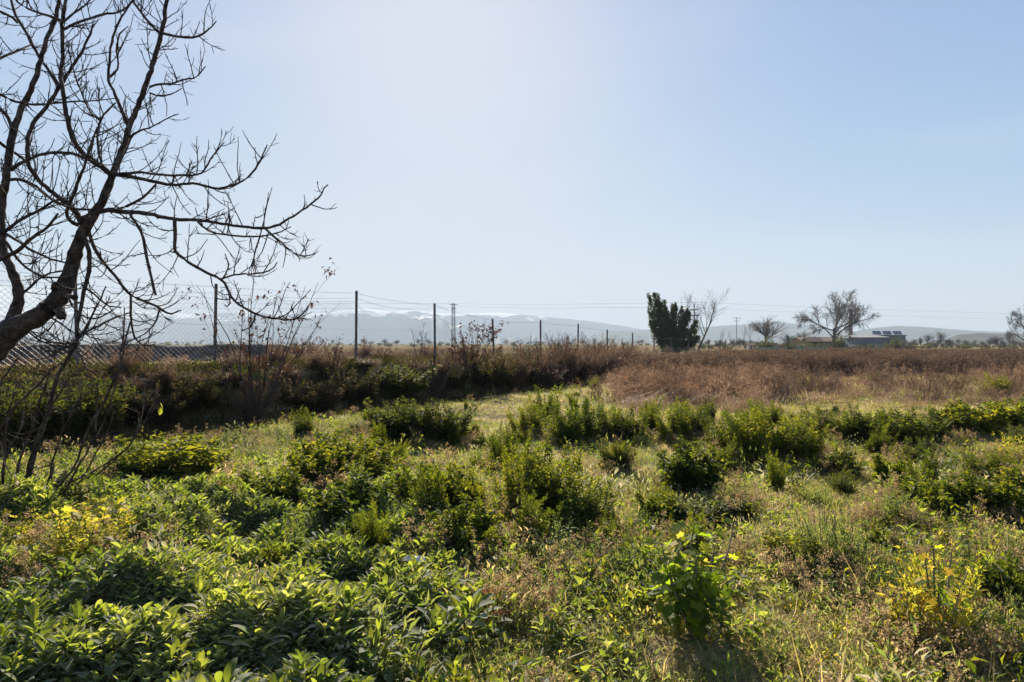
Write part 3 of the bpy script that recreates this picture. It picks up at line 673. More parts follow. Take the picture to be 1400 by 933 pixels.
# ------------------------------------------------------------------ chain link fence
POSTS = [(-3, 2.75), (-2, 2.75), (-1.22, 2.76), (0, 2.9), (1, 2.74), (2, 2.38), (3, 2.43), (4, 2.37), (5, 2.18), (6, 2.08), (7, 1.86), (8, 1.9), (9, 1.85), (10.5, 1.8), (12, 1.8)]
def fence():
    rs = np.random.default_rng(9)
    fe = empty('chain_link_fence', (FO[0], FO[1], gz(*FO)))
    org = np.array([FO[0], FO[1], gz(*FO)])
    pos = []
    for i, (u, top) in enumerate(POSTS):
        xy = FO + FD * 3.5 * u; zb = gz(*xy); pos.append((xy[0], xy[1], zb, top))
        w_ = .027; lean = rs.normal(0, .035, 2) * (1.3 if u < 0 else 1)
        base = np.array([xy[0], xy[1], zb]) - org
        lines = [(np.array([base + (0, 0, -.2), base + (lean[0], lean[1], top - zb)]), np.array([w_ * 1.3, w_ * 1.3]))]
        v, f = tubes(lines, 4)
        n = len(v); f = f + [np.array([[n - 4, n - 3, n - 2, n - 1]])]
        link('post', make_mesh('fence_post', v, f, [M['metal']]), fe)
        for zz in (.35, .8, 1.3):      # tie wires
            q = base + (lean[0] * zz / 1.8, lean[1] * zz / 1.8, zz)
            if i < 5: pass
    for i in range(len(pos) - 1):
        a, b = np.array(pos[i][:2]), np.array(pos[i + 1][:2]); Ld = np.linalg.norm(b - a)
        ta, tb = pos[i][3] - .18, pos[i + 1][3] - .18
        u = POSTS[i][0]; sag = .03 if u < 0 else (.16 if u < 2 else .22)
        drop = 0.25 if u >= 0 else .12
        if u >= 2: drop = .42
        ph = rs.uniform(0, 6)
        def top(s): return (ta - drop) * (1 - s) + (tb - drop) * s - sag * 4 * s * (1 - s) * .6 + (0.05 if u >= 0 else .015) * np.sin(s * 11 + ph) + (0.03 if u >= 0 else 0.0) * np.sin(s * 29 + ph)
        def at(s, z):
            bulge = .05 * np.sin(s * 9 + ph) * (1 if u >= 0 else .3)
            xy = a[None] * (1 - s)[:, None] + b[None] * s[:, None] + FN[None] * bulge[:, None]
            return np.concatenate([xy, z[:, None]], 1) - org
        # diagonals both ways
        lines = []; Hh = 1.6
        for sg in (1, -1):
            for k in np.arange(-Hh, Ld + Hh, .105):
                q = np.linspace(0, 1, 14); s = (k + sg * q * Hh) / Ld if sg > 0 else (k - q * Hh) / Ld
                ok = (s >= 0) & (s <= 1)
                if ok.sum() < 3: continue
                s_ = s[ok]; qq = q[ok]
                xy = a[None] * (1 - s_)[:, None] + b[None] * s_[:, None]; zb = hz(xy[:, 0], xy[:, 1]) + .04
                z = zb + (top(s_) - zb) * qq
                pp = at(s_, z); pr = np.full(len(pp), .0019)
                idx = np.linspace(0, len(pp) - 1, min(6, len(pp))).round().astype(int)
                lines.append((pp[idx], pr[idx]))
        v, f = tubes(lines, 3)
        link('mesh_panel', make_mesh('chain_link', v, f, [M['wire']]), fe)
        s = np.linspace(0, 1, 40); W = []
        zt = top(s) + .01; W.append((at(s, zt), np.full(40, .003)))
        lv = [.5, .95]
        for k in lv:
            zb = np.interp(s, [0, 1], [pos[i][2], pos[i + 1][2]]) + k; W.append((at(s, np.minimum(zb, top(s) - .05) + .01 * np.sin(s * 14)), np.full(40, .0022)))
        v, f = tubes(W, 3); link('line_wire', make_mesh('line_wire', v, f, [M['wire']]), fe)
        if u < 1 or u >= 0:
            W = []; barbs = []
            for k, (dz_, sg_) in enumerate(((0.0, .02), (-.13, .05))):
                if u >= 1 and k: continue
                z = (ta + .12 + dz_) * (1 - s) + (tb + .12 + dz_) * s - sg_ * 4 * s * (1 - s) * (1 if u < 0 else 2.5)
                p = at(s, z); p[:, :2] -= FN * .02; W.append((p, np.full(40, .0028)))
                for q in p[1:-1:1]:
                    dd = rs.normal(size=3) * .018; barbs.append((np.array([q - dd, q + dd]), np.array([.0018, .0018])))
            v, f = tubes(W + barbs, 3); link('barbed_wire', make_mesh('barbed_wire', v, f, [M['wire']]), fe)
    tag(fe, 'sagging chain link fence with steel posts and barbed wire along the bank', 'fence')
fence()

# low dark wall behind the fence, left
def lowwall():
    rs = np.random.default_rng(4); n = 90
    c = np.linspace(-260, 402, n); Y = 23.0
    X = (c - CX) / F * Y
    top = HC + (HY - np.interp(c, [-260, 20, 60, 150, 180, 260, 320, 402], [472, 474, 470, 471, 470, 473, 469, 472])) / F * Y + rs.normal(0, .012, n)
    rows = 7; V = []
    prof = [(-.55, 0.), (-.35, .35), (-.22, .7), (-.1, .93), (.1, 1.0), (.3, .93), (.5, .5)]
    base = hz(X, np.full(n, Y)) - .2
    for (dy, k) in prof:
        V.append(np.stack([X + rs.normal(0, .02, n), Y + dy + rs.normal(0, .04, n), base + (top - base) * k + rs.normal(0, .01, n)], -1))
    V = np.array(V).reshape(-1, 3); i2, j2 = np.meshgrid(np.arange(n - 1), np.arange(rows - 1)); b = j2 * n + i2
    mt = solid('dark rubble earth', [(.035, .035, .032), (.075, .07, .06), (.13, .12, .1)], .95, 3.5, 1, 14)
    tag(link('low_wall', make_mesh('low_wall', V, [np.stack([b, b + 1, b + n + 1, b + n], -1).reshape(-1, 4)], [mt], smooth=True)), 'long low dark rubble wall just behind the chain link fence', 'wall')
lowwall()

# ------------------------------------------------------------------ the bare fig tree
FIG_Y = 6.5
fig_base = np.array([(-235 - CX) / F * FIG_Y, FIG_Y, 0.]); fig_base[2] = gz(fig_base[0], fig_base[1])
LIMBS = [  # (name, depth offset start, end, [(px,py,width px)...])
    ('trunk', 0, 0, [(-240, 730, 100), (-190, 660, 88), (-110, 575, 74), (-30, 500, 64), (20, 450, 52), (60, 428, 44), (85, 400, 39), (100, 360, 32), (108, 330, 28), (122, 305, 25), (138, 278, 19), (150, 252, 17), (154, 238, 16)]),
    ('limb', 0, .3, [(-90, 555, 60), (-30, 500, 50), (5, 455, 34), (25, 415, 25), (22, 385, 21), (6, 345, 19), (1, 300, 18), (5, 265, 16), (12, 220, 15), (17, 186, 14), (27, 156, 11), (50, 103, 9), (62, 60, 8), (76, 25, 7), (82, -10, 6), (90, -70, 4)]),
    ('limb', 0, .1, [(154, 240, 14), (162, 220, 12), (178, 172, 11), (195, 130, 10), (207, 93, 9), (220, 50, 8), (226, 15, 7), (229, -10, 6), (234, -60, 3)]),
    ('limb', 0, -.3, [(153, 240, 12), (140, 229, 11), (113, 209, 9), (100, 190, 9), (93, 166, 8), (88, 140, 7), (84, 109, 7), (86, 73, 6), (86, 27, 6), (90, 0, 5), (96, -60, 3)]),
    ('limb', .1, .5, [(113, 306, 14), (100, 286, 9), (66, 259, 8), (40, 226, 7), (38, 206, 7), (41, 180, 7), (66, 143, 6), (83, 116, 6), (100, 90, 5), (113, 70, 4), (128, 33, 3)]),
    ('limb', .4, .8, [(80, 118, 6), (66, 96, 5), (53, 76, 5), (33, 40, 5), (20, 17, 4), (12, -15, 3)]),
    ('limb', 0, -.2, [(15, 232, 9), (37, 219, 5), (60, 211, 5), (100, 211, 5), (116, 216, 5), (140, 229, 5)]),
    ('limb', 0, -.5, [(112, 300, 12), (133, 290, 10), (173, 290, 8), (199, 292, 7), (239, 300, 6), (283, 303, 5), (332, 310, 4.5), (362, 312, 4.5), (392, 302, 4), (410, 290, 3), (425, 280, 3), (440, 265, 2.2), (447, 252, 1.8)]),
    ('limb', 0, .4, [(156, 238, 9), (175, 241, 7), (199, 246, 6), (233, 253, 5), (266, 251, 4), (299, 258, 4), (326, 251, 3.5), (346, 236, 3), (356, 218, 2.5), (366, 198, 1.8)]),
    ('limb', 0, -.3, [(165, 238, 5), (190, 236, 4), (216, 239, 4), (245, 240, 3.5), (273, 238, 3), (283, 228, 3), (289, 216, 2.5), (297, 206, 2), (307, 195, 1.6)]),
    ('limb', -.1, -.4, [(178, 290, 6), (181, 297, 5), (193, 317, 5), (201, 353, 5), (207, 380, 4.5), (213, 403, 4)]),
    ('limb', -.2, -.5, [(239, 300, 6), (240, 322, 6), (240, 343, 5.5), (253, 355, 5), (289, 376, 4.5), (304, 383, 5), (319, 410, 4), (352, 430, 3.5), (379, 436, 3), (405, 436, 3), (416, 428, 2.5), (423, 417, 1.8)]),
    ('limb', -.35, -.1, [(304, 382, 3), (318, 377, 3), (332, 375, 2.6), (359, 373, 2.6), (372, 368, 2.2), (379, 359, 1.6)]),
    ('limb', -.35, -.5, [(304, 382, 3), (311, 370, 2.5), (313, 360, 2), (309, 352, 2), (307, 347, 1.4)]),
    ('limb', -.4, -.5, [(312, 397, 3), (314, 408, 2.6), (313, 418, 2.4), (309, 420, 1.8), (307, 417, 1.4)]),
    ('limb', -.4, -.6, [(349, 430, 3), (347, 440, 2.6), (341, 448, 2.2), (330, 453, 1.6)]),
    ('limb', -.3, -.6, [(271, 304, 4), (280, 312, 3), (289, 317, 3), (326, 323, 2.8), (359, 323, 2.6), (380, 319, 2.2), (398, 311, 1.6)]),
    ('limb', -.4, -.2, [(362, 312, 3.5), (379, 327, 3), (392, 338, 2.6), (405, 348, 2.4), (418, 350, 2), (433, 346, 1.6)]),
    ('limb', -.4, -.6, [(356, 324, 2.5), (350, 340, 2.4), (347, 355, 2), (350, 373, 1.5)]),
    ('limb', 0, .3, [(150, 290, 7), (165, 286, 5), (186, 276, 4.5), (200, 267, 4), (213, 252, 3)]),
    ('limb', 0, .2, [(120, 312, 8), (123, 322, 6), (133, 346, 5.5), (156, 376, 5), (179, 403, 4.5), (213, 418, 4), (233, 429, 3), (249, 424, 1.8)]),
    ('limb', .1, .3, [(179, 403, 4), (179, 425, 3.5), (180, 443, 3), (189, 468, 3), (200, 473, 2.2), (212, 471, 1.6)]),
    ('limb', .15, 0, [(218, 424, 3), (213, 440, 2.5), (200, 455, 2.2), (180, 466, 2), (158, 480, 1.6)]),
    ('limb', .1, .3, [(155, 238, 6), (172, 205, 4.5), (182, 185, 4), (190, 180, 3), (210, 173, 2.6), (230, 162, 2), (244, 156, 1.5)]),
    ('limb', .1, .4, [(176, 172, 8), (168, 155, 6), (158, 130, 5), (148, 108, 5), (150, 90, 4), (152, 62, 3.6), (163, 30, 3), (176, 10, 2.4), (186, -8, 1.8)]),
    ('limb', .3, .1, [(150, 106, 4), (161, 95, 3), (160, 70, 2.6), (165, 45, 2.4), (175, 36, 1.6)]),
    ('limb', 0, .1, [(221, 47, 5), (210, 38, 4.5), (195, 20, 4), (184, 5, 4), (178, -12, 3)]),
    ('limb', 0, -.2, [(223, 46, 5), (240, 50, 4), (258, 52, 4), (275, 49, 3.5), (286, 40, 2.5), (296, 29, 1.6)]),
    ('limb', 0, .3, [(205, 119, 4), (218, 116, 3.6), (235, 115, 3.2), (252, 109, 2.8), (270, 105, 2.4), (281, 91, 1.6)]),
    ('limb', .1, -.2, [(205, 128, 3), (222, 132, 2.4), (238, 127, 2), (249, 121, 1.4)]),
    ('limb', -.3, .2, [(88, 40, 5), (100, 34, 4.5), (128, 24, 4), (145, 19, 3.6), (160, 18, 3.2), (172, 11, 2.6), (180, 2, 1.8)]),
    ('limb', -.3, -.5, [(88, 30, 5), (60, 20, 4), (38, 12, 3), (22, 0, 2.5), (15, -10, 2)]),
    ('limb', -.3, -.1, [(87, 30, 4), (105, 16, 3.2), (118, 6, 2.6), (128, -6, 2)]),
    ('limb', .2, .5, [(140, 226, 4), (134, 200, 3.6), (138, 165, 3.4), (148, 150, 3), (158, 140, 2.2)]),
    ('limb', .4, .2, [(138, 165, 3), (125, 155, 2.6), (115, 135, 2.4), (105, 110, 2.2), (100, 95, 1.8), (92, 60, 1.5)]),
    ('limb', 0, -.4, [(108, 308, 10), (95, 302, 6), (105, 255, 5), (117, 222, 4), (124, 200, 3.6), (133, 175, 3)]),
    ('limb', -.2, -.4, [(0, 355, 9), (20, 346, 8), (47, 323, 6.5), (66, 310, 5), (80, 292, 3)]),
    ('limb', -.1, .3, [(2, 320, 7), (30, 300, 6), (55, 287, 5), (72, 276, 3.6), (88, 268, 2)]),
    ('limb', .1, -.2, [(5, 318, 5), (25, 330, 4), (50, 346, 3.6), (72, 355, 3), (92, 360, 2.4)]),
    ('limb', -.1, -.3, [(8, 330, 5), (25, 355, 4), (45, 372, 3.6), (75, 380, 3), (93, 378, 2)]),
    ('limb', .2, .3, [(28, 405, 5), (44, 390, 4), (60, 378, 3.6), (85, 370, 3)]),
    ('limb', 0, -.5, [(6, 265, 6), (-10, 240, 5), (-25, 210, 4), (-40, 190, 3)]),
    ('limb', 0, -.4, [(14, 246, 6), (30, 246, 5), (50, 256, 4.4), (70, 272, 4), (92, 283, 3.6), (128, 287, 3)]),
    ('limb', .2, .5, [(0, 195, 6), (14, 205, 5), (30, 216, 4), (40, 226, 4)]),
    ('limb', -.3, 0, [(-20, 8, 5), (0, 16, 4.5), (20, 27, 4), (24, 32, 4)]),
    ('limb', -.4, .2, [(-15, 86, 5), (5, 78, 4), (25, 70, 3.6), (42, 62, 2.6)]),
    ('limb', -.4, .2, [(-20, 125, 6), (0, 130, 5), (25, 140, 4), (60, 143, 3.4), (90, 140, 2.6), (130, 138, 2), (160, 135, 1.6)]),
    ('limb', .3, .1, [(-20, 160, 10), (0, 150, 8), (12, 162, 6), (17, 178, 6)]),
    ('limb', 0, -.4, [(112, 316, 8), (120, 338, 8), (123, 360, 7.5), (115, 396, 6.5), (110, 425, 6), (106, 446, 6), (104, 470, 6), (92, 492, 6), (80, 513, 6.5), (68, 556, 7.5), (55, 595, 8), (42, 640, 9), (35, 680, 10)]),
    ('limb', -.2, 0, [(108, 460, 4), (130, 448, 3.4), (155, 436, 3), (178, 428, 2.2)]),
    ('limb', -.2, .1, [(106, 465, 4), (122, 440, 3.4), (135, 415, 2.6), (145, 392, 2)]),
    ('limb', -.2, -.4, [(104, 470, 3.6), (112, 490, 3), (120, 505, 2.6), (132, 512, 2)]),
    ('limb', -.2, .2, [(103, 470, 3.6), (80, 480, 3), (55, 480, 2)]),
    ('limb', -.2, .2, [(100, 470, 3.6), (70, 468, 3), (45, 455, 2.5), (25, 440, 2)]),
    ('limb', 0, .2, [(112, 390, 4), (128, 402, 3), (148, 418, 2.6), (166, 420, 2)]),
    ('limb', .1, -.1, [(95, 410, 3), (108, 428, 2.6), (125, 436, 2.4), (142, 432, 2.2), (155, 422, 1.6)]),
    ('limb', .1, -.1, [(70, 434, 3.2), (88, 446, 2.6), (105, 458, 2.2)]),
    ('limb', .1, -.2, [(24, 440, 3.2), (40, 455, 3), (60, 468, 2.6), (85, 474, 2.4), (110, 470, 2)]),
]
def fig():
    rs = np.random.default_rng(77)
    e = empty('fig_tree', fig_base); nt_ = 0
    for (nm, d0, d1, pts) in LIMBS:
        a = np.array(pts, float); n = len(a)
        # resample with a smooth curve
        s = np.concatenate([[0], np.cumsum(np.hypot(np.diff(a[:, 0]), np.diff(a[:, 1])))]); Ltot = s[-1]
        m = max(6, int(Ltot / 7)); q = np.linspace(0, Ltot, m)
        def cr(col):
            y = a[:, col]; g = np.gradient(y, s) if n > 2 else np.full(n, (y[-1] - y[0]) / Ltot)
            k = np.clip(np.searchsorted(s, q, 'right') - 1, 0, n - 2); h = s[k + 1] - s[k]; t = (q - s[k]) / h
            return (2 * t**3 - 3 * t**2 + 1) * y[k] + (t**3 - 2 * t**2 + t) * h * g[k] + (-2 * t**3 + 3 * t**2) * y[k + 1] + (t**3 - t**2) * h * g[k + 1]
        X, Yp, W_ = cr(0), cr(1), np.interp(q, s, a[:, 2])
        D = FIG_Y + d0 + (d1 - d0) * q / Ltot + .04 * np.sin(q / 23 + rs.uniform(0, 6))
        jit = .35 if W_[0] < 12 else .6
        X = X + rs.normal(0, jit, m); Yp = Yp + rs.normal(0, jit, m)
        pw = np.stack([(X - CX) / F * D, D, HC + (HY - Yp) / F * D], -1) - fig_base
        R = W_ / 2 * D / F * (1 + .045 * rs.normal(size=m)) * np.where(rs.uniform(size=m) < .12, 1.12, 1.0) * np.interp(W_, [3, 8, 20, 60], [.86, .74, .56, .58])
        v, f = tubes([(pw, R)], 8 if W_[0] > 12 else 6)
        if nm == 'trunk':    # root flare and cut stubs
            for (sx_, sy_, ex, ey, wd) in ((82, 425, 84, 432, 13), (88, 405, 104, 407, 7), (75, 395, 76, 390, 10)):
                p0, p1 = P(sx_, sy_, FIG_Y - .08) - fig_base, P(ex, ey, FIG_Y - .16) - fig_base
                v2, f2 = tubes([(np.array([p0, (p0 + p1) / 2, p1, p1 + (p1 - p0) * .05]), np.array([wd, wd * .9, wd, wd * .2]) / 2 * FIG_Y / F)], 7)
                v, f = join([(v, f), (v2, f2)])
        lo = link(nm, make_mesh('fig_' + nm, v, f, [M['bark']], smooth=True), e)
        # spur twigs
        TW = []
        if W_[0] < 20:
            step = rs.uniform(.6, 1) * 7; k = step * 1.5
            while k < Ltot - 3:
                i = min(int(k / Ltot * (m - 1)), m - 2); p0 = pw[i]; ax = norm(pw[i + 1] - pw[i])
                perp = rs.normal(size=3); perp[1] *= .8; perp -= perp.dot(ax) * ax; perp = norm(perp)
                perp[2] += .15; perp += rs.normal(size=3) * .35
                long_ = rs.uniform() < ((.5 if Ltot > 60 else .3) + (.25 if X.mean() < 110 else 0))
                Lw = (rs.uniform(.12, .46) if long_ else rs.uniform(.012, .045)) * (1 if W_[i] > 2.2 else .6)
                nn = 6 if long_ else 3
                d = ax * rs.uniform(.3, .9) + perp
                r0 = min(.0058 if long_ else .0045, R[i] * .75)
                pl, rad, dd = polyline(p0, d, Lw, r0, r0 * .5, nn, .10, rs, .13)
                TW.append((pl, rad))
                if long_:
                    for z in range(rs.integers(1, 6)):
                        j = rs.integers(1, nn); d2 = norm(pl[j] - pl[j - 1]) + rs.normal(size=3) * .6
                        p2, r2, _ = polyline(pl[j], d2, rs.uniform(.03, .13), r0 * .6, r0 * .35, 3, .15, rs, .1); TW.append((p2, r2))
                k += step * rs.uniform(.6, 1.7)
        if TW:
            v, f = tubes(TW, 4); link('twigs', make_mesh('fig_twigs', v, f, [M['bark']], smooth=True), lo)['kind'] = 'stuff'
    tag(e, 'big bare fig tree with knobbly spreading branches at the left edge', 'tree')
fig()

# suckers and dry canes at the foot of the fig
CANES = [
    [(21, 690, 5), (24, 639, 4.5), (45, 583, 4), (58, 540, 3.6), (68, 510, 3)],
    [(5, 690, 5), (5, 653, 5), (8, 600, 4), (12, 561, 2.6), (22, 535, 1.6)],
    [(30, 690, 5), (41, 627, 4), (50, 600, 3.6), (62, 572, 3), (92, 520, 2.4), (115, 500, 1.8)],
    [(-20, 620, 5), (20, 555, 4), (55, 525, 3.4), (70, 505, 2.6), (100, 490, 2)],
    [(71, 655, 4), (73, 640, 3.4), (74, 634, 2)],
    [(60, 690, 4), (101, 640, 4), (123, 583, 4.4), (146, 545, 4.6), (163, 500, 4), (168, 470, 3.6), (170, 440, 2.4), (171, 420, 1.8)],
    [(80, 690, 4), (105, 640, 3.6), (130, 600, 3.4), (150, 560, 3), (160, 520, 2.4), (178, 440, 3)],
    [(110, 660, 3), (135, 615, 2.8), (150, 585, 2.4), (155, 560, 1.6)],
    [(120, 660, 3.2), (150, 635, 3), (175, 613, 3), (200, 575, 2.4), (212, 548, 1.8), (216, 530, 1.4)],
    [(175, 613, 2.4), (190, 580, 2.2), (196, 560, 2), (198, 523, 1.5)],
    [(60, 690, 4), (70, 640, 3.4), (85, 590, 3), (110, 545, 2.4), (112, 530, 1.6)],
    [(-10, 690, 5), (10, 620, 3.6), (30, 585, 3), (32, 560, 2)],
    [(95, 660, 3), (120, 650, 3), (150, 630, 3), (172, 615, 2.4)],
    [(0, 665, 4), (30, 660, 4), (60, 668, 4), (82, 664, 3)],
    [(-10, 545, 4), (10, 510, 3.4), (25, 490, 3)],
    [(130, 590, 3), (133, 560, 2.6), (135, 520, 2)],
]
def canes():
    rs = np.random.default_rng(17); x0, y0 = ground_at(60, 685)
    org = np.array([x0, y0, gz(x0, y0)]); e = empty('cane_clump', org)
    for c in CANES:
        a = np.array(c, float); D0 = y0 + rs.uniform(-.4, .4); n = len(a); D = D0 + np.linspace(0, rs.uniform(-.3, .5), n)
        q = np.linspace(0, n - 1, n * 3); I = np.arange(n)
        X, Y_, W_, D = np.interp(q, I, a[:, 0]) + rs.normal(0, .7, len(q)), np.interp(q, I, a[:, 1]), np.interp(q, I, a[:, 2]) * .75, np.interp(q, I, D)
        pts = np.stack([(X - CX) / F * D, D, HC + (HY - Y_) / F * D], -1) - org
        v, f = tubes([(pts, W_ / 2 * D / F)], 6)
        s = link('stem', make_mesh('cane', v, f, [M['cane']], smooth=True), e)
        TW = []
        for k in range(int(len(q) * 1.3)):
            i = rs.integers(2, len(q) - 1); d = norm(pts[i] - pts[i - 1]) + rs.normal(size=3) * .5
            p2, r2, _ = polyline(pts[i], d, rs.uniform(.05, .25), .003, .0015, 4, .15, rs, .03); TW.append((p2, r2))
        v, f = tubes(TW, 3); link('twigs', make_mesh('cane_twigs', v, f, [M['cane']]), s)['kind'] = 'stuff'
    lv = P(219, 551, y0 + .1) - org
    for k, (dz, mm) in enumerate(((0, 'yellow'), (-.04, 'yellow'))):
        v, f = place(T_full(.6), np.array([lv + (0, 0, dz)]), np.array([1.5 + k]), np.array([-1.0]), np.array([.4]), np.array([.07]))
        link('leaf', make_mesh('last_leaf', v, f, [M[mm]]), e)
    tag(e, 'clump of thin leaning bare canes under the fig tree', 'canes')
canes()

# ------------------------------------------------------------------ shrubs on the bank
def leafy_twig_shrub(name, px, py, ytop, wpx, seed, label, nst=16, leafn=900, lsz=.055, mat='brownleaf', twl=5, hmin=.45, cat='shrub', Y=None, cluster=True, r0=.012):
    """multi stemmed nearly bare shrub: stem > twigs, withered leaves clustered at the tips"""
    if Y is None: x, y = ground_at(px, py)
    else: x, y = (px - CX) / F * Y, Y
    z = gz(x, y); h = HC + (HY - ytop) / F * y - z; w_ = wpx / F * y
    rs = np.random.default_rng(seed); e = empty(name, (x, y, z))
    tips, TW, ST = [], [], []
    for i in range(nst):
        a = rs.uniform(0, 6.28); rr = rs.uniform(0, 1) ** .6; L_ = h * rs.uniform(hmin, 1.08)
        d = (math.cos(a) * rr * w_ / 2 / h * 1.1, math.sin(a) * rr * w_ / 2 / h * .8, 1)
        L_ *= math.hypot(1, rr * w_ / 2 / h) if rr > .3 else 1
        pl, rad, dd = polyline((math.cos(a) * .06 * rr, math.sin(a) * .06 * rr, -.05), d, L_, r0 * rs.uniform(.6, 1.1), .004, 10, .07, rs, .02)
        ST.append((pl, rad))
        for k in range(twl):
            j = rs.integers(3, 10); d2 = norm(pl[j] - pl[j - 1]) + rs.normal(size=3) * .45
            p2, r2, _ = polyline(pl[j], d2, L_ * rs.uniform(.1, .32), .004, .0015, 5, .12, rs, .03); TW.append((p2, r2)); tips.append(p2)
            for kk in range(2):
                jj = rs.integers(1, 5); d3 = norm(p2[jj] - p2[jj - 1]) + rs.normal(size=3) * .5
                p3, r3, _ = polyline(p2[jj], d3, L_ * rs.uniform(.04, .12), .0025, .0012, 3, .12, rs, .03); TW.append((p3, r3)); tips.append(p3)
        tips.append(pl[-5:])
    for s in ST:
        v, f = tubes([s], 5); so = link('stem', make_mesh('shrub_stem', v, f, [M['twig']], smooth=True), e)
    v, f = tubes(TW, 3); link('twigs', make_mesh('shrub_twigs', v, f, [M['twig']]), e)['kind'] = 'stuff'
    if leafn:
        idx = rs.choice(len(tips), size=leafn) if not cluster else rs.choice(rs.choice(len(tips), size=max(6, len(tips) // 3)), size=leafn)
        pos = np.array([tips[i][rs.integers(len(tips[i]) // 2, len(tips[i]))] for i in idx]) + rs.normal(0, lsz * .55, (leafn, 3))
        v, f = place(T_simple(.55, .4, .3), pos, rs.uniform(0, 6.28, leafn), rs.uniform(-1.3, .4, leafn), rs.normal(0, .8, leafn), rs.uniform(.6, 1.2, leafn) * lsz)
        link('foliage', make_mesh('shrub_leaves', v, f, [M[mat]]), e)['kind'] = 'stuff'
    return tag(e, label, cat)
s1 = leafy_twig_shrub('withered_shrub', 347, 574, 388, 215, 3, 'tall many stemmed shrub with a few withered leaves before the fence', 24, 460, .085, hmin=.35, twl=4, r0=.018)
x1, y1 = ground_at(347, 574)
v, f = place(T_full(.6), np.array([P(317, 466, y1) - np.array(s1.location)]), np.array([1.2]), np.array([-.3]), np.array([.2]), np.array([.09]))
tag(link('leaf', make_mesh('orange_leaf', v, f, [M['yellow']]), s1), 'single orange leaf')
leafy_twig_shrub('withered_shrub', 640, 520, 444, 90, 4, 'brown leafy shrub on the bank in front of the lattice pylon', 26, 900, .085, hmin=.5)
leafy_twig_shrub('bare_sapling', 573, 500, 440, 46, 6, 'thin bare sapling between second and third fence posts', 5, 0, twl=9, hmin=.7, Y=21.5)
leafy_twig_shrub('withered_shrub', 455, 520, 452, 34, 8, 'small withered shrub left of the tallest bare fence post', 8, 160, .07, hmin=.6, Y=15.5)
leafy_twig_shrub('twiggy_shrub', 768, 505, 456, 50, 9, 'rounded twiggy brown shrub past the fourth fence post', 46, 300, .06, twl=10, Y=27, r0=.01)
leafy_twig_shrub('twiggy_shrub', 812, 500, 460, 56, 10, 'rounded twiggy brown shrub past the fifth fence post', 46, 300, .06, twl=10, Y=30, r0=.01)
leafy_twig_shrub('twiggy_shrub', 722, 510, 470, 60, 12, 'low reddish twiggy shrub between third and fourth fence posts', 40, 500, .06, twl=8, Y=25, r0=.01)
leafy_twig_shrub('twiggy_shrub', 853, 500, 463, 50, 13, 'twiggy brown shrub where the fence meets the reeds', 40, 200, .06, twl=8, Y=33, r0=.01)
leafy_twig_shrub('twiggy_shrub', 595, 545, 490, 90, 14, 'pale twiggy dead shrub on the shaded bank face', 34, 0, twl=6, hmin=.4, r0=.008)
leafy_twig_shrub('twiggy_shrub', 345, 585, 520, 80, 15, 'tangle of dead twigs at the foot of the tall shrub', 34, 0, twl=6, hmin=.4, r0=.008)
leafy_twig_shrub('twiggy_shrub', 520, 520, 474, 60, 16, 'low brown weeds on the bank right of the tallest post', 30, 200, .05, twl=6, hmin=.4, r0=.006, Y=19)
scrubbush = bush_meshes('scrubbush', 18, 1.0, 1.1, 46, 110, .08, 'scrub', T_simple(.4), stemmat='twig', lean=.6, r0=.008, hvar=.35, pit=(-20, 70))
densebush = bush_meshes('densebush', 15, 1.0, 1.1, 60, 80, .095, 'darkleaf', T_simple(.5), stemmat='twig', lean=.55, r0=.008)
densebrown = bush_meshes('densebrown', 16, 1.0, 1.1, 60, 50, .07, 'brownleaf', T_simple(.3), stemmat='twig', lean=.55, r0=.007)
BUSHPOS = []
def bushpx(px, pyb, pyt, wpx, meshes, mh, mw, label, name='leafy_bush', cat='bush', group=None, Y=None, rz=None):
    if Y is None: x, y = ground_at(px, pyb)
    else: x, y = (px - CX) / F * Y, Y
    z = gz(x, y); h = HC + (HY - pyt) / F * y - z; w_ = wpx / F * y; mh, mw = bnd(meshes); BUSHPOS.append((x, y, w_ / 2))
    return put_bush(x, y, meshes, (w_ / mw, w_ / mw, h / mh), label, name, cat, group, rz)
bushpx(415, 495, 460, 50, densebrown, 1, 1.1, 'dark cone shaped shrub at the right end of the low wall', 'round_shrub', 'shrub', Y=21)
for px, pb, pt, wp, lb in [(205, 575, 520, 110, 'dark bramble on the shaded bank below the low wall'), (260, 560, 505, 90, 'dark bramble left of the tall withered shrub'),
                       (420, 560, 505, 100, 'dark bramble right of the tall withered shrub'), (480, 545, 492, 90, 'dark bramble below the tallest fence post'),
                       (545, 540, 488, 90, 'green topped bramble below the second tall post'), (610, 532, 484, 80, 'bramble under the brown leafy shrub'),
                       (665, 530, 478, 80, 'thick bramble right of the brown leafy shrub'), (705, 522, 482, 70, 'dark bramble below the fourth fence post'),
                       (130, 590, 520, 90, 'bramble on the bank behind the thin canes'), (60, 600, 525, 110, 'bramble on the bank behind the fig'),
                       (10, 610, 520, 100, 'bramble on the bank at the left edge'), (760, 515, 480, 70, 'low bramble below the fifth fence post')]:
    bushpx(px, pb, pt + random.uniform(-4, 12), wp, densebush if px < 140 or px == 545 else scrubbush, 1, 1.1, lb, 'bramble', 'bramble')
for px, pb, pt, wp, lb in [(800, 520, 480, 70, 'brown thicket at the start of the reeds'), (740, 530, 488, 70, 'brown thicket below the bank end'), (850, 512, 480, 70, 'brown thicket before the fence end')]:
    bushpx(px, pb, pt, wp, densebrown, 1, 1.1, lb, 'dead_thicket', 'thicket')

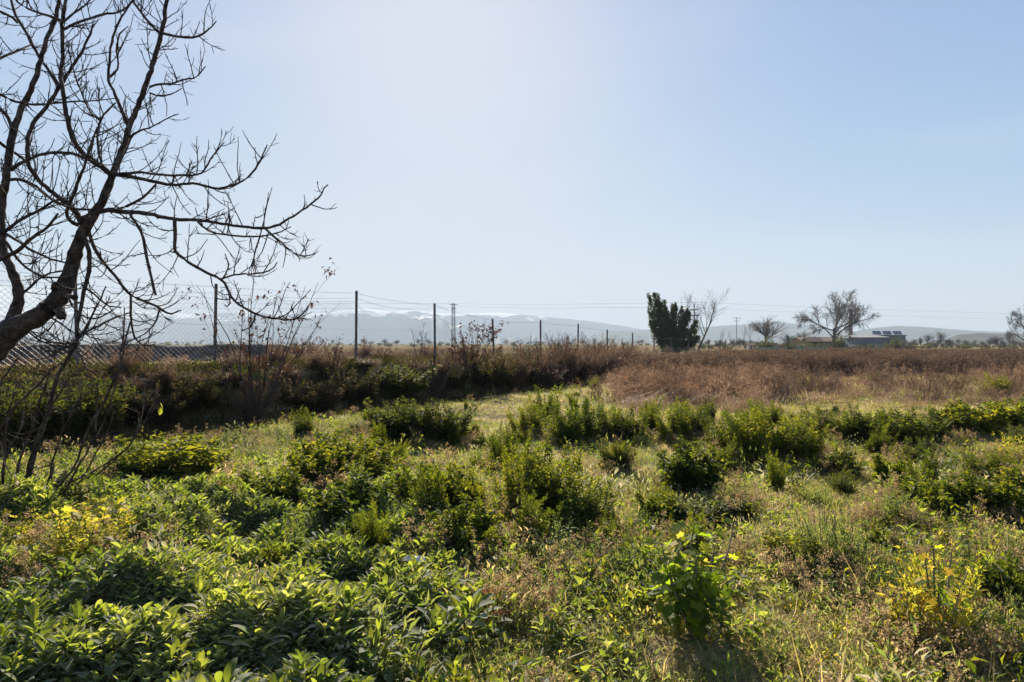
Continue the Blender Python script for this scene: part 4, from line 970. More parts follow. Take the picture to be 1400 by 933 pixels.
THK = [bush_meshes('thicket', 120 + i, 1.0, 1.0, 70, 60, .16, 'reed', T_blade(.05, .2), stemmat='deadstem', lean=.6, r0=.006, pit=(35, 88), hvar=.35, shoot=.5) for i in range(3)]
for q_, (px, pb, pt, wp) in enumerate([(a_, b_ + 2, (c_ if a_ > 660 else c_ + 13), d_) for a_, b_, c_, d_ in [(700, 528, 478, 60), (735, 524, 470, 56), (770, 520, 462, 54), (800, 520, 466, 50), (830, 516, 464, 54), (862, 510, 468, 44), (905, 505, 474, 44), (890, 512, 478, 50),
        (610, 512, 474, 50), (560, 508, 476, 44), (500, 500, 474, 50), (445, 505, 476, 44), (390, 515, 488, 60), (300, 520, 492, 60), (250, 525, 494, 60), (180, 530, 496, 60)]]):
    bushpx(px, pb, pt, wp, THK[q_ % 3], 1, 1, ['rust brown twiggy thicket', 'grey brown dry thicket', 'loose brown dry weeds'][q_ % 3] + [' right of the fourth fence post', ' by the fifth fence post', ' below the bank end', ' in front of the sixth fence post', ' where the bank meets the reeds',
           ' at the near corner of the reeds', ' below the evergreen', ' left of the evergreen', ' left of the lattice pylon', ' beside the bare sapling', ' right of the tallest fence post', ' left of the tallest fence post',
           ' right of the tall withered shrub', ' behind the tall withered shrub', ' under the hanging fig branch', ' behind the thin canes'][q_], 'dry_thicket', 'thicket')

# ------------------------------------------------------------------ green bushes in the field
UP = [bush_meshes('upright', 40 + i, .7, .6, 34, 170, .056, 'bushdark' if i % 2 else 'bush', T_simple(.30 + .03 * i, .3, .2), lean=.55, pit=(-5, 55), hvar=.32, shoot=1.1) for i in range(4)]
BR = [bush_meshes('broad', 50 + i, .5, .7, 30, 110, .08, 'bush' if i % 2 else 'bushdark', T_simple(.58, .3, .2), lean=.7, pit=(-25, 45), hvar=.4) for i in range(4)]
hb1 = bush_meshes('herb_a', 44, .5, .5, 40, 44, .035, 'herb', T_simple(.25, .3, .2), lean=.5, pit=(10, 70), r0=.004)
hb2 = bush_meshes('herb_b', 45, .5, .5, 34, 40, .04, 'herb', T_simple(.3, .3, .2), lean=.55, pit=(10, 70), r0=.004)
yl1 = bush_meshes('yellow_a', 46, .5, .5, 26, 40, .05, 'yellow', T_simple(.35, .3, .2), lean=.5, pit=(0, 60), r0=.004)
KINDS_ = {'u1': (UP[0], .7, .6), 'u2': (UP[1], .7, .6), 'b1': (BR[0], .5, .7), 'b2': (BR[1], .5, .7), 'h1': (hb1, .5, .5), 'h2': (hb2, .5, .5), 'y1': (yl1, .5, .5), 'd': (densebush, 1.0, 1.1)}
BUSHES = [  # px, base row, top row, width, kind, label
    (548, 606, 546, 78, 'd', 'dark dense bush below the bank, left half of the pair'), (600, 604, 550, 80, 'd', 'dark dense bush below the bank, right half of the pair'),
    (490, 596, 572, 40, 'u2', 'small green bush left of the dark pair of bushes'),
    (432, 668, 612, 76, 'b1', 'broad leaved bush beside the cactus pads'), (505, 672, 612, 80, 'b2', 'dark broad leaved bush below the dark pair'),
    (470, 640, 598, 70, 'b2', 'leafy bush just above the two broad leaved ones'),
    (492, 724, 660, 100, 'b1', 'wide leafy clump in the middle left of the field'), (580, 702, 642, 64, 'b2', 'upright leafy bush left of the tallest central bush'),
    (630, 706, 648, 66, 'b2', 'leafy bush touching the left of the tallest central bush'), (655, 762, 694, 92, 'b1', 'bright leafy bush in front of the central bush'),
    (708, 708, 598, 60, 'u1', 'tall upright shoots at the left of the central bush'), (745, 722, 604, 96, 'u2', 'largest central bush with dark shaded side'),
    (792, 732, 640, 90, 'u1', 'right flank of the central bush, sloping down'), (690, 640, 580, 36, 'u1', 'narrow green shoot rising behind the central bush'),
    (722, 600, 548, 46, 'u2', 'green bush at the near end of the shoot row'), (745, 585, 530, 40, 'u1', 'bright topped bush below the bank end'),
    (770, 612, 552, 50, 'u1', 'upright shoots behind the central bush'), (800, 606, 546, 52, 'u2', 'upright shoots left of the small round bush'),
    (832, 600, 550, 46, 'u1', 'thin upright shoots in the mid field row'), (862, 606, 556, 46, 'u2', 'upright shoots above the small round bush'),
    (890, 600, 542, 30, 'u1', 'single narrow upright plant in the mid row'), (843, 648, 602, 46, 'd', 'small round dark bush on pale grass'),
    (925, 606, 552, 44, 'u2', 'upright shoots left of the widest bush'), (948, 600, 548, 44, 'u1', 'upright shoots touching the widest bush'),
    (940, 672, 604, 84, 'b2', 'leafy bush in front of the widest bush'),
    (995, 626, 562, 60, 'u2', 'left end of the widest dark green bush'), (1030, 634, 556, 70, 'u1', 'middle of the widest dark green bush'),
    (1065, 636, 560, 70, 'u2', 'thickest part of the widest dark green bush'), (1098, 634, 566, 56, 'u1', 'right end of the widest dark green bush'),
    (1120, 596, 556, 50, 'u2', 'green bush behind the widest bush'), (1160, 602, 558, 52, 'u1', 'first bush in the right hand row'),
    (1195, 604, 556, 52, 'u2', 'second bush in the right hand row'), (1240, 612, 562, 64, 'b1', 'rounded bush in the right hand row'),
    (1275, 606, 560, 50, 'u1', 'yellowish bush in the right hand row'), (1310, 598, 552, 60, 'b2', 'dark bush in the right hand row'),
    (1350, 598, 548, 66, 'b2', 'largest dark bush in the right hand row'), (1392, 596, 546, 56, 'b2', 'dark bush cut by the right edge in the row'),
    (1247, 640, 598, 44, 'u2', 'small bush in front of the right hand row'), (1340, 658, 618, 48, 'u1', 'bush above the right hand leafy clumps'),
    (1275, 704, 650, 66, 'b1', 'leafy clump right of the dark herb'), (1225, 720, 660, 50, 'h2', 'yellow green herb right of the dark herb'),
    (1310, 712, 656, 66, 'b2', 'leafy clump near the right edge, left one'), (1378, 716, 640, 90, 'b2', 'big leafy clump at the right edge'),
    (1386, 640, 590, 40, 'y1', 'yellow leaved plant by the right edge'),
    (1135, 790, 672, 84, 'h1', 'tall dark fine leaved herb in the right foreground'), (1165, 800, 710, 90, 'h2', 'fine leaved herb right behind the tall dark one'),
    (1100, 800, 726, 60, 'h1', 'low fine herb left of the tall dark one'), (1010, 700, 650, 40, 'h2', 'thin herb right of the front leafy bush'),
    (1210, 830, 740, 70, 'h1', 'fine herb between dark herb and yellow plant'), (1345, 800, 722, 80, 'h2', 'dry herb by the right edge'),
    (1290, 860, 735, 100, 'y1', 'yellow green feathery plant in the right foreground'), (1270, 905, 775, 110, 'y1', 'yellow and orange plant in the bottom right'),
    (1330, 900, 810, 80, 'h2', 'green herb right of the orange plant'), (1240, 900, 830, 70, 'b1', 'small leafy plant left of the orange plant'),
    (1380, 900, 800, 70, 'h1', 'green herb in the bottom right corner'), (1375, 840, 760, 60, 'b1', 'leafy plant on the right edge of the foreground'),
    (760, 780, 706, 110, 'h1', 'grey green seedy herb below the central bush'), (830, 790, 730, 90, 'h2', 'pale seedy herb right of the grey green one'),
    (700, 850, 800, 60, 'h1', 'low herb behind the curled brown stalks'),
    (230, 660, 606, 110, 'b1', 'leafy mound beyond the yellow plant'), (190, 665, 618, 60, 'b2', 'leafy mound at the edge of the shade'), (275, 655, 612, 60, 'b1', 'leafy mound touching the pale grass'),
    (320, 610, 586, 50, 'h1', 'low herb at the edge of the bank shade'), (370, 690, 650, 70, 'b1', 'leafy plant near the yellow green shoot'),
    (125, 756, 690, 100, 'y1', 'bright yellow leafed plant in the left foreground'), (18, 770, 706, 60, 'y1', 'yellow leafed plant cut by the left edge'),
    (930, 570, 548, 30, 'u1', 'small shoot among the pink dead grass'), (1100, 535, 514, 24, 'u1', 'small green tuft before the reeds'),
    (1360, 545, 512, 36, 'u2', 'green weed on the tan strip near right'), (1190, 525, 510, 34, 'b1', 'low green weed on the tan strip'),
]
for q_, (px, pb, pt, wp, k, lb) in enumerate(BUSHES):
    mm, mh, mw = KINDS_[k]
    if k[0] == 'u': mm = UP[q_ % 4]
    if k[0] == 'b': mm = BR[q_ % 4]
    wp *= 1.12
    if k[0] == 'b' and px < 720 and pb > 630: pt -= 10
    bushpx(px, pb, pt, wp, mm, mh, mw, lb, {'d': 'dark_bush', 'u': 'upright_bush', 'b': 'leafy_bush', 'h': 'herb', 'y': 'yellow_plant'}[k[0]], {'h': 'herb', 'y': 'plant'}.get(k[0], 'bush'))

# ------------------------------------------------------------------ foreground plants with single leaves
LEAF = [make_mesh('broad_leaf', *[a if i == 0 else [a] for i, a in enumerate(T_full(.38 + .05 * k, .25, .18 + .14 * k, 6, .015, .85, k))], [M['carpet']], smooth=True) for k in range(4)]
M['mallow'] = leafmat('mallow leaf', [(.03, .055, .015), (.045, .08, .02), (.07, .11, .025)], [(.20, .32, .015), (.38, .54, .02), (.62, .72, .03)], .55, .68, .12)
LOBE = [make_mesh('lobed_leaf', *[a if i == 0 else [a] for i, a in enumerate(T_lobed(5, k))], [M['mallow']], smooth=True) for k in range(3)]
DEADLEAF = [make_mesh('withered_leaf', *[a if i == 0 else [a] for i, a in enumerate(T_full(.26, .5, .5, 6, .04, 1.0, 9))], [M['drygrass']], smooth=True)]
LOBEY = [make_mesh('lobed_yellow', *[a if i == 0 else [a] for i, a in enumerate(T_lobed(5, k + 5))], [M['yellow']], smooth=True) for k in range(2)]
def leaf_obj(meshes, parent, p, yaw, pitch, roll, s, rs, nm='leaf'):
    d = Vector((math.cos(pitch) * math.sin(yaw), math.cos(pitch) * math.cos(yaw), math.sin(pitch)))
    side = Vector((math.cos(yaw), -math.sin(yaw), 0)); up = side.cross(d)
    R = Matrix((side, d, up)).transposed() @ Matrix.Rotation(roll, 3, 'Y')
    o = bpy.data.objects.new(nm, meshes[rs.integers(len(meshes))]); COL.objects.link(o); o.parent = parent
    o.location = p; o.rotation_euler = R.to_euler(); o.scale = (s * rs.uniform(.85, 1.15), s, s)
    return o
def rosette(px, py, n, size, h, label, seed, group=None, spread=.09):
    x, y = ground_at(px, py); rs = np.random.default_rng(seed)
    e = empty('broad_leaf_rosette', (x, y, gz(x, y)), 0)
    for i in range(n):
        a = i * 2.4 + rs.uniform(-.4, .4); t = (i + .5) / n
        rr = spread * (1 - t) ** .6
        leaf_obj(LEAF, e, (rr * math.sin(a), rr * math.cos(a), h * t * .8 + .01), a + rs.uniform(-.4, .4),
                 math.radians(15 + 62 * t + rs.uniform(-14, 14)), rs.uniform(-.5, .5), size * rs.uniform(.7, 1.15) * (1.1 - .3 * t), rs)
    for i in range(max(1, n // 9)):
        a = rs.uniform(0, 6.28); leaf_obj(DEADLEAF, e, (.05 * math.sin(a), .05 * math.cos(a), .015), a, math.radians(rs.uniform(-8, 25)), rs.uniform(-1, 1), size * .8, rs)
    return tag(e, label, 'plant', group)
rosette(600, 905, 40, .135, .2, 'large dark broad leaf rosette at the bottom centre', 1, spread=.12)
rosette(640, 880, 34, .125, .22, 'tall broad leaf plant with lit leaf tips right of the large rosette', 2, spread=.1)
rosette(355, 905, 18, .125, .13, 'bright rosette with upright leaves at the bottom left', 3)
rosette(408, 905, 16, .115, .12, 'bright rosette at the bottom left, right beside the upright one', 4)
rosette(520, 820, 16, .13, .12, 'lit rosette with erect leaves below the white scrap', 5)
NEARR = []
rs_ = np.random.default_rng(55); tries = 0
while len(NEARR) < 110 and tries < 6000:
    tries += 1
    px, py = rs_.uniform(-20, 1400), rs_.uniform(745, 985)
    if px > 600: continue
    if 60 < px < 200 and py < 790: continue
    x, y = ground_at(px, py)
    if all((x - a) ** 2 + (y - b) ** 2 > .14 ** 2 for a, b, _, _ in NEARR): NEARR.append((x, y, px, py))
LM = [(20, 735, 'the yellow leaved plant at the left edge'), (130, 720, 'the bright yellow lobed plant'), (203, 716, 'the pink scrap'), (232, 664, 'the cactus pads on the mound'), (355, 905, 'the upright bright rosette'),
      (565, 777, 'the white plastic scrap'), (600, 905, 'the large dark rosette'), (0, 933, 'the bottom left corner'), (370, 690, 'the yellow green shoot'), (240, 933, 'the bottom edge left of centre'),
      (300, 800, 'the open middle of the leaf carpet'), (90, 800, 'the low lobed plant'), (492, 724, 'the wide leafy clump'), (0, 840, 'the left edge halfway up the foreground')]
seen_ = {}
for k, (x, y, px, py) in enumerate(NEARR):
    d_ = sorted((math.hypot(px - a, (py - b) * 1.3), c, a, b) for a, b, c in LM)[0]
    dx, dy = px - d_[2], py - d_[3]
    rel = ('right of' if dx > 0 else 'left of') if abs(dx) > abs(dy) * 1.2 else ('just beyond' if dy < 0 else 'in front of')
    for _try in range(60):
        sz = rs_.uniform(.062, .097); nl = int(rs_.integers(15, 24)); hh = rs_.uniform(.07, .15)
        key_ = (int((sz - .062) / .0117), hh < .097, hh < .124, nl < 18, nl < 21, rel, d_[1])
        if key_ not in seen_: break
    seen_[key_] = 1
    adj = ('small', 'medium', 'large')[min(2, int((sz - .062) / .0117))] + ' ' + ('flat' if hh < .097 else ('half raised' if hh < .124 else 'tall')) + ' ' + ('sparse' if nl < 18 else ('leafy' if nl < 21 else 'dense'))
    lb = '%s rosette %s %s' % (adj, rel, d_[1])
    rosette(px, py, nl, sz, hh, lb, 100 + k, 'broad leaf rosettes in the left foreground')

def lobed_plant(px, pyb, pyt, wpx, nstem, nleaf, lsz, label, seed, yfrac=.12, name='lobed_leaf_plant', allyellow=False):
    x, y = ground_at(px, pyb); z = gz(x, y); h = HC + (HY - pyt) / F * y - z; w_ = wpx / F * y
    rs = np.random.default_rng(seed); e = empty(name, (x, y, z)); PET = []
    for i in range(nstem):
        a = 6.28 * i / nstem + rs.uniform(-.3, .3); rr = rs.uniform(.2, 1)
        if i == 0: rr = .05
        hh = h * (.93 if i == 0 else rs.uniform(.62, 1.0))
        pl, rad, dd = polyline((0, 0, -.02), (math.cos(a) * rr * w_ / 2 / hh * 1.2, math.sin(a) * rr * w_ / 2 / hh * 1.2, 1), hh * 1.02, .008, .003, 8, .05, rs, .02)
        v, f = tubes([(pl, rad)], 6); link('stem', make_mesh('plant_stem', v, f, [M['stem' if i % 2 else 'greenstem']], smooth=True), e)
        m_ = max(3, int(nleaf / nstem * (1.3 if i == 0 else 1)))
        for j in range(m_):
            t = .25 + .75 * (j + rs.uniform(0, .8)) / m_; t = min(t, .999); k = int(t * 8); q = pl[k] + (pl[k + 1] - pl[k]) * (t * 8 - k)
            ya = j * 2.4 + rs.uniform(-.5, .5) + i; pl_len = rs.uniform(.03, .10) * (1.4 - t); el = rs.uniform(-.1, .7)
            tip = q + pl_len * np.array([math.sin(ya) * math.cos(el), math.cos(ya) * math.cos(el), math.sin(el)])
            PET.append((np.array([q, (q + tip) / 2 + (0, 0, .006), tip]), np.array([.0025, .002, .0015])))
            pit = math.radians(rs.uniform(-65, -5) if t < .85 else rs.uniform(0, 60))
            ye = allyellow or rs.uniform() < yfrac + (.2 if t > .85 else 0)
            leaf_obj(LOBEY if ye else LOBE, e, tip, ya, pit, rs.uniform(-.5, .5), lsz * rs.uniform(.65, 1.2) * (1.15 - .45 * t), rs)
    v, f = tubes(PET, 3); link('leaf_stalk', make_mesh('leaf_stalks', v, f, [M['greenstem']]), e)['kind'] = 'stuff'
    return tag(e, label, 'plant')
lobed_plant(948, 868, 706, 135, 13, 250, .09, 'tall plant with drooping lobed leaves standing alone in the right foreground', 9)
lobed_plant(130, 752, 676, 120, 11, 190, .10, 'low plant with large bright yellow lobed leaves in the left foreground', 10, allyellow=True, name='yellow_leaf_plant')
lobed_plant(20, 765, 696, 76, 8, 100, .09, 'plant with yellow lobed leaves at the left edge of the view', 11, allyellow=True, name='yellow_leaf_plant')
lobed_plant(660, 755, 694, 90, 7, 70, .085, 'bushy plant with dark lobed leaves in front of the central bush', 12, .03)
lobed_plant(575, 700, 645, 60, 6, 60, .085, 'lobed leaf plant left of the central bush', 13, .05)
lobed_plant(935, 668, 608, 80, 7, 80, .10, 'lobed leaf plant in front of the widest bush', 14, .06)
lobed_plant(1285, 900, 736, 110, 12, 170, .062, 'thin plant with small yellow and green leaves in the right foreground', 15, .5)
lobed_plant(90, 800, 765, 90, 5, 24, .08, 'low lobed plant beneath the yellow leafed one', 16, .2)

# cactus pads half sunk in the grass
def pear(px, py, hpx, pads, label, seed):
    x, y = ground_at(px, py); rs = np.random.default_rng(seed); e = empty('prickly_pear', (x, y, gz(x, y) - .01)); base = np.zeros(3)
    H = hpx / F * y
    for k in range(pads):
        n, mlat = 12, 8; V = []; sz = H * (1 if k == 0 else .75)
        for i in range(mlat + 1):
            t = i / mlat; w_ = .42 * math.sin(math.pi * (t * .96 + .02)) ** .7 * (.8 + .3 * t); th = .08 * math.sin(math.pi * (t * .96 + .02)) ** .5
            for j in range(n): a = 2 * math.pi * j / n; V.append((w_ * math.cos(a) * sz, th * math.sin(a) * sz, t * sz))
        V = np.array(V); Q = np.array([(i * n + j, i * n + (j + 1) % n, (i + 1) * n + (j + 1) % n, (i + 1) * n + j) for i in range(mlat) for j in range(n)])
        sp = []
        for i in range(14):
            t = rs.uniform(.15, .95); xx = rs.uniform(-.3, .3) * sz; q = np.array([xx, -.08 * sz, t * sz]); sp.append((np.array([q, q + rs.normal(size=3) * .006 + (0, -.014, 0)]), np.array([.0012, .0004])))
        o = link('pad', make_mesh('cactus_pad', V, [Q], [M['cactus']], smooth=True), e, (k * .4 * sz * (1 if k % 2 else -1), 0, k * .55 * sz), (rs.uniform(-.2, .2), rs.uniform(-.3, .3) + k * .5, rs.uniform(-.6, .6)))
        v, f = tubes(sp, 3); link('spines', make_mesh('pad_spines', v, f, [M['stem']]), o)
    tag(e, label, 'cactus')
M['cactus'] = solid('cactus skin', [(.06, .085, .05), (.10, .12, .07)], .6, 12, .2, 40)
pear(428, 606, 17, 2, 'pair of prickly pear pads standing above the broad leaved bush', 1)
pear(398, 640, 18, 1, 'single dark prickly pear pad left of the broad leaved bush', 2)
pear(210, 706, 18, 1, 'dark round cactus pad right of the yellow plant', 3)
pear(232, 664, 16, 2, 'green cactus pads on the leafy mound', 4)
pear(232, 604, 14, 1, 'pale small cactus pad on top of the leafy mound', 5)

# white crumpled scraps
def scrap(px, py, w_, label, mat, seed):
    x, y = ground_at(px, py); rs = np.random.default_rng(seed); n = 9
    gx_, gy_ = np.meshgrid(np.linspace(-.5, .5, n), np.linspace(-.3, .3, n)); r = np.hypot(gx_ / .5, gy_ / .3)
    z = .16 * np.maximum(0, 1 - r * .8) + rs.normal(0, .035, (n, n)) + .03
    V = np.stack([gx_ * (1 + .25 * rs.normal(size=(n, n)) * .3), gy_ + rs.normal(0, .015, (n, n)), z], -1).reshape(-1, 3) * w_
    V = np.concatenate([V, V - (0, 0, .003)]); i2, j2 = np.meshgrid(np.arange(n - 1), np.arange(n - 1)); b = (j2 * n + i2).reshape(-1)
    Q = np.stack([b, b + 1, b + n + 1, b + n], -1); Q = np.concatenate([Q, Q[:, ::-1] + n * n])
    tag(link('plastic_scrap', make_mesh('plastic_scrap', V, [Q], [mat]), loc=(x, y, gz(x, y) + .05)), label, 'litter')
scrap(565, 777, .17, 'crumpled white plastic scrap lying among leaves in mid foreground', M['white'], 1)
scrap(203, 716, .09, 'small pale pink scrap beside the dark cactus pad', solid('pink plastic', [(.5, .36, .38), (.62, .5, .5)], .5, 8), 2)

# curled rusty stalks
def curled(px, py, label):
    x, y = ground_at(px, py); rs = np.random.default_rng(3); e = empty('curled_dead_plant', (x, y, gz(x, y)))
    for k in range(9):
        a = rs.uniform(-2.2, -.6) if k < 6 else rs.uniform(0, 6.28); hh = rs.uniform(.12, .2); d = np.array([math.cos(a) * .5 - .4, math.sin(a) * .3, 1.4])
        pts = [np.zeros(3)]; d = d / np.linalg.norm(d)
        for i in range(12): d = norm(d + np.array([-.05, -.02, -.21])); pts.append(pts[-1] + d * hh / 7)
        pts = np.array(pts); v, f = tubes([(pts, np.linspace(.003, .0015, 13))], 4); s = link('stalk', make_mesh('curled_stalk', v, f, [M['rust']]), e)
        n = 60; q = pts[rs.integers(5, 13, n)] + rs.normal(0, .006, (n, 3)); v, f = place(T_simple(.5), q, rs.uniform(0, 6.28, n), rs.uniform(-1, 1, n), rs.uniform(-1, 1, n), rs.uniform(.012, .02, n))
        link('seeds', make_mesh('curled_seeds', v, f, [M['rustleaf']]), s)['kind'] = 'stuff'
    tag(e, label, 'dead plant')
M['rust'] = solid('rusty stalk', [(.2, .08, .04), (.32, .14, .07)], .8, 9)
M['rustleaf'] = leafmat('rusty seed', [(.18, .07, .035), (.3, .12, .06), (.4, .2, .1)], [(.4, .14, .06), (.55, .22, .1), (.65, .34, .18)], .4, .6)
curled(705, 858, 'curled rust brown seed stalks right of the large dark rosette')
def fallen(p0, p1, label, seed, r=.02):
    a, b = ground_at(*p0), ground_at(*p1); rs = np.random.default_rng(seed); n = 12
    t = np.linspace(0, 1, n); X = a[0] + (b[0] - a[0]) * t; Y = a[1] + (b[1] - a[1]) * t; Z = hz(X, Y) + .06 + .05 * np.sin(t * 3.1)
    pts = np.stack([X, Y, Z], -1) + rs.normal(0, .012, (n, 3)); org = pts[0].copy(); e = empty('fallen_branch', org); pts = pts - org
    v, f = tubes([(pts, np.linspace(r, r * .5, n))], 6); link('branch', make_mesh('fallen_branch', v, f, [M['stem']], smooth=True), e)
    TW = []
    for k in range(9): i = rs.integers(1, n - 1); pl, rad, _ = polyline(pts[i], norm(pts[i + 1] - pts[i]) + rs.normal(size=3) * .6 + (0, 0, .4), rs.uniform(.15, .45), r * .4, .003, 5, .15, rs, 0); TW.append((pl, rad))
    v, f = tubes(TW, 4); link('twigs', make_mesh('fallen_twigs', v, f, [M['stem']]), e)
    tag(e, label, 'branch')
fallen((378, 567), (440, 566), 'pale dead branch lying at the foot of the shaded bank', 1)
fallen((640, 545), (700, 552), 'dead branch on bare ground below the bank end', 2)
fallen((20, 672), (85, 668), 'short dead branch under the thin canes', 3)

# ------------------------------------------------------------------ ground cover (uncountable): clumps scattered with geometry nodes
def proto(name, parts, mats):
    V, Fs = join([(v, f) for v, f, _ in parts]); idx = []
    for v, f, k in parts: idx += [k] * sum(len(a) for a in (f if isinstance(f, list) else [f]))
    return bpy.data.objects.new(name, make_mesh(name, V, Fs, mats, idx))
def P_grass(seed, n, hl, wd, spread, mat, droop=.4, pit=(35, 88)):
    rs = np.random.default_rng(seed); a = rs.uniform(0, 6.28, n); r = spread * np.sqrt(rs.uniform(0, 1, n))
    pos = np.stack([r * np.cos(a), r * np.sin(a), np.full(n, -.01)], -1)
    v, f = place(T_blade(wd, droop), pos, rs.uniform(0, 6.28, n), np.radians(rs.uniform(*pit, n)), rs.normal(0, .3, n), hl * rs.uniform(.4, 1.1, n))
    return proto('grass_clump', [(v, f, 0)], [M[mat]])
def P_herb(seed, n, lsz, h, spread, mat, tm, pit=(0, 75)):
    rs = np.random.default_rng(seed); a = rs.uniform(0, 6.28, n); r = spread * np.sqrt(rs.uniform(0, 1, n))
    z = h * rs.uniform(0, 1, n) * (1 - .6 * (r / spread) ** 2)
    pos = np.stack([r * np.cos(a), r * np.sin(a), z], -1)
    v, f = place(tm, pos, a * -1 + np.pi / 2 + rs.normal(0, 1.1, n), np.radians(rs.uniform(*pit, n)), rs.normal(0, .5, n), lsz * rs.uniform(.6, 1.2, n))
    return proto('herb_clump', [(v, f, 0)], [M[mat]])
def P_rosette(seed, n, lsz, mat='carpet'):
    rs = np.random.default_rng(seed); i = np.arange(n); t = (i + .5) / n; a = i * 2.4 + rs.uniform(-.5, .5, n); r = .06 * (1 - t)
    pos = np.stack([r * np.sin(a), r * np.cos(a), .1 * t], -1)
    v, f = place(T_full(.38, .28, .35, 4, .02), pos, a, np.radians(14 + 60 * t + rs.uniform(-15, 15, n)), rs.normal(0, .4, n), lsz * rs.uniform(.7, 1.15, n))
    return proto('leaf_clump', [(v, f, 0)], [M[mat]])
def P_seed(seed, n, h, spread, stem='stem', leaf='seed', beads=14, bs=.012, lean=.25, br=4):
    rs = np.random.default_rng(seed); lines, Q = [], []
    for i in range(n):
        a = rs.uniform(0, 6.28); r = spread * math.sqrt(rs.uniform()); p = (r * math.cos(a), r * math.sin(a), -.01)
        pl, rad, _ = polyline(p, (rs.normal() * lean, rs.normal() * lean, 1), h * rs.uniform(.55, 1.1), .0018, .0009, 4, .08, rs, .02); lines.append((pl, rad))
        for k in range(br):
            j = rs.integers(2, 5); p2, r2, _ = polyline(pl[j], norm(pl[j] - pl[j - 1]) + rs.normal(size=3) * .45, h * rs.uniform(.1, .25), .001, .0006, 4, .1, rs, .03); lines.append((p2, r2))
            Q.append(p2[-3:][rs.integers(0, 3, beads)] + rs.normal(0, bs * .8, (beads, 3)))
    v, f = tubes(lines, 3); q = np.concatenate(Q); m_ = len(q)
    v2, f2 = place(T_simple(.7, .4, .1), q, rs.uniform(0, 6.28, m_), rs.uniform(-.5, 1.4, m_), rs.normal(0, 1, m_), rs.uniform(.6, 1.2, m_) * bs)
    return proto('seed_stalks', [(v, f, 0), (v2, f2, 1)], [M[stem], M[leaf]])
def P_reed(seed, n, h, spread):
    rs = np.random.default_rng(seed); lines, Q = [], []
    for i in range(n):
        a = rs.uniform(0, 6.28); r = spread * math.sqrt(rs.uniform()); p = (r * math.cos(a), r * math.sin(a), -.02)
        pl, rad, _ = polyline(p, (rs.normal() * .12, rs.normal() * .12, 1), h * rs.uniform(.6, 1.1), .007, .003, 4, .05, rs, .02); lines.append((pl, rad))
        for k in range(4):
            j = rs.integers(2, 5); p2, r2, _ = polyline(pl[j], norm(pl[j] - pl[j - 1]) + rs.normal(size=3) * .35, h * rs.uniform(.12, .3), .004, .002, 3, .1, rs, .05); lines.append((p2, r2)); Q.append(p2[rs.integers(1, 4, 3)])
    v, f = tubes(lines, 3); q = np.concatenate(Q); m_ = len(q)
    v2, f2 = place(T_simple(.3, .4, .3), q, rs.uniform(0, 6.28, m_), rs.uniform(-1.4, .3, m_), rs.normal(0, 1, m_), rs.uniform(.05, .13, m_))
    return proto('reed_clump', [(v, f, 0), (v2, f2, 1)], [M['deadstem'], M['reed']])

def scatter(name, protos, x, y, scale, label, cat, dz=0.0, tilt=.12, zs=None):
    n = len(x); z = hz(x, y) + dz
    me = bpy.data.meshes.new(name); me.vertices.add(n); me.vertices.foreach_set('co', np.stack([x, y, z], -1).astype(np.float32).ravel())
    def att(nm, ty, dat, key):
        a = me.attributes.new(nm, ty, 'POINT'); a.data.foreach_set(key, dat)
    att('rot', 'FLOAT_VECTOR', np.stack([rng.normal(0, tilt, n), rng.normal(0, tilt, n), U(0, 6.28, n)], -1).astype(np.float32).ravel(), 'vector')
    sc_ = np.broadcast_to(scale, n); zz = sc_ if zs is None else zs
    att('scl', 'FLOAT_VECTOR', np.stack([sc_, sc_, zz], -1).astype(np.float32).ravel(), 'vector')
    att('idx', 'INT', rng.integers(0, len(protos), n).astype(np.int32), 'value')
    o = bpy.data.objects.new(name, me); COL.objects.link(o)
    ng = bpy.data.node_groups.new(name + '_nodes', 'GeometryNodeTree')
    ng.interface.new_socket('Geometry', in_out='INPUT', socket_type='NodeSocketGeometry'); ng.interface.new_socket('Geometry', in_out='OUTPUT', socket_type='NodeSocketGeometry')
    N = ng.nodes.new; L = ng.links.new
    gi, go = N('NodeGroupInput'), N('NodeGroupOutput'); ip = N('GeometryNodeInstanceOnPoints'); jn = N('GeometryNodeJoinGeometry')
    for pr in protos:
        oi = N('GeometryNodeObjectInfo'); oi.inputs['Object'].default_value = pr; oi.inputs['As Instance'].default_value = True; L(oi.outputs['Geometry'], jn.inputs[0])
    def na(nm, ty):
        a = N('GeometryNodeInputNamedAttribute'); a.data_type = ty; a.inputs['Name'].default_value = nm; return a.outputs['Attribute']
    L(gi.outputs[0], ip.inputs['Points']); L(jn.outputs[0], ip.inputs['Instance']); ip.inputs['Pick Instance'].default_value = True
    L(na('idx', 'INT'), ip.inputs['Instance Index']); L(na('scl', 'FLOAT_VECTOR'), ip.inputs['Scale'])
    er = N('FunctionNodeEulerToRotation'); L(na('rot', 'FLOAT_VECTOR'), er.inputs[0]); L(er.outputs[0], ip.inputs['Rotation'])
    L(ip.outputs[0], go.inputs[0])
    md = o.modifiers.new('scatter', 'NODES'); md.node_group = ng
    return tag(o, label, cat, None, 'stuff')

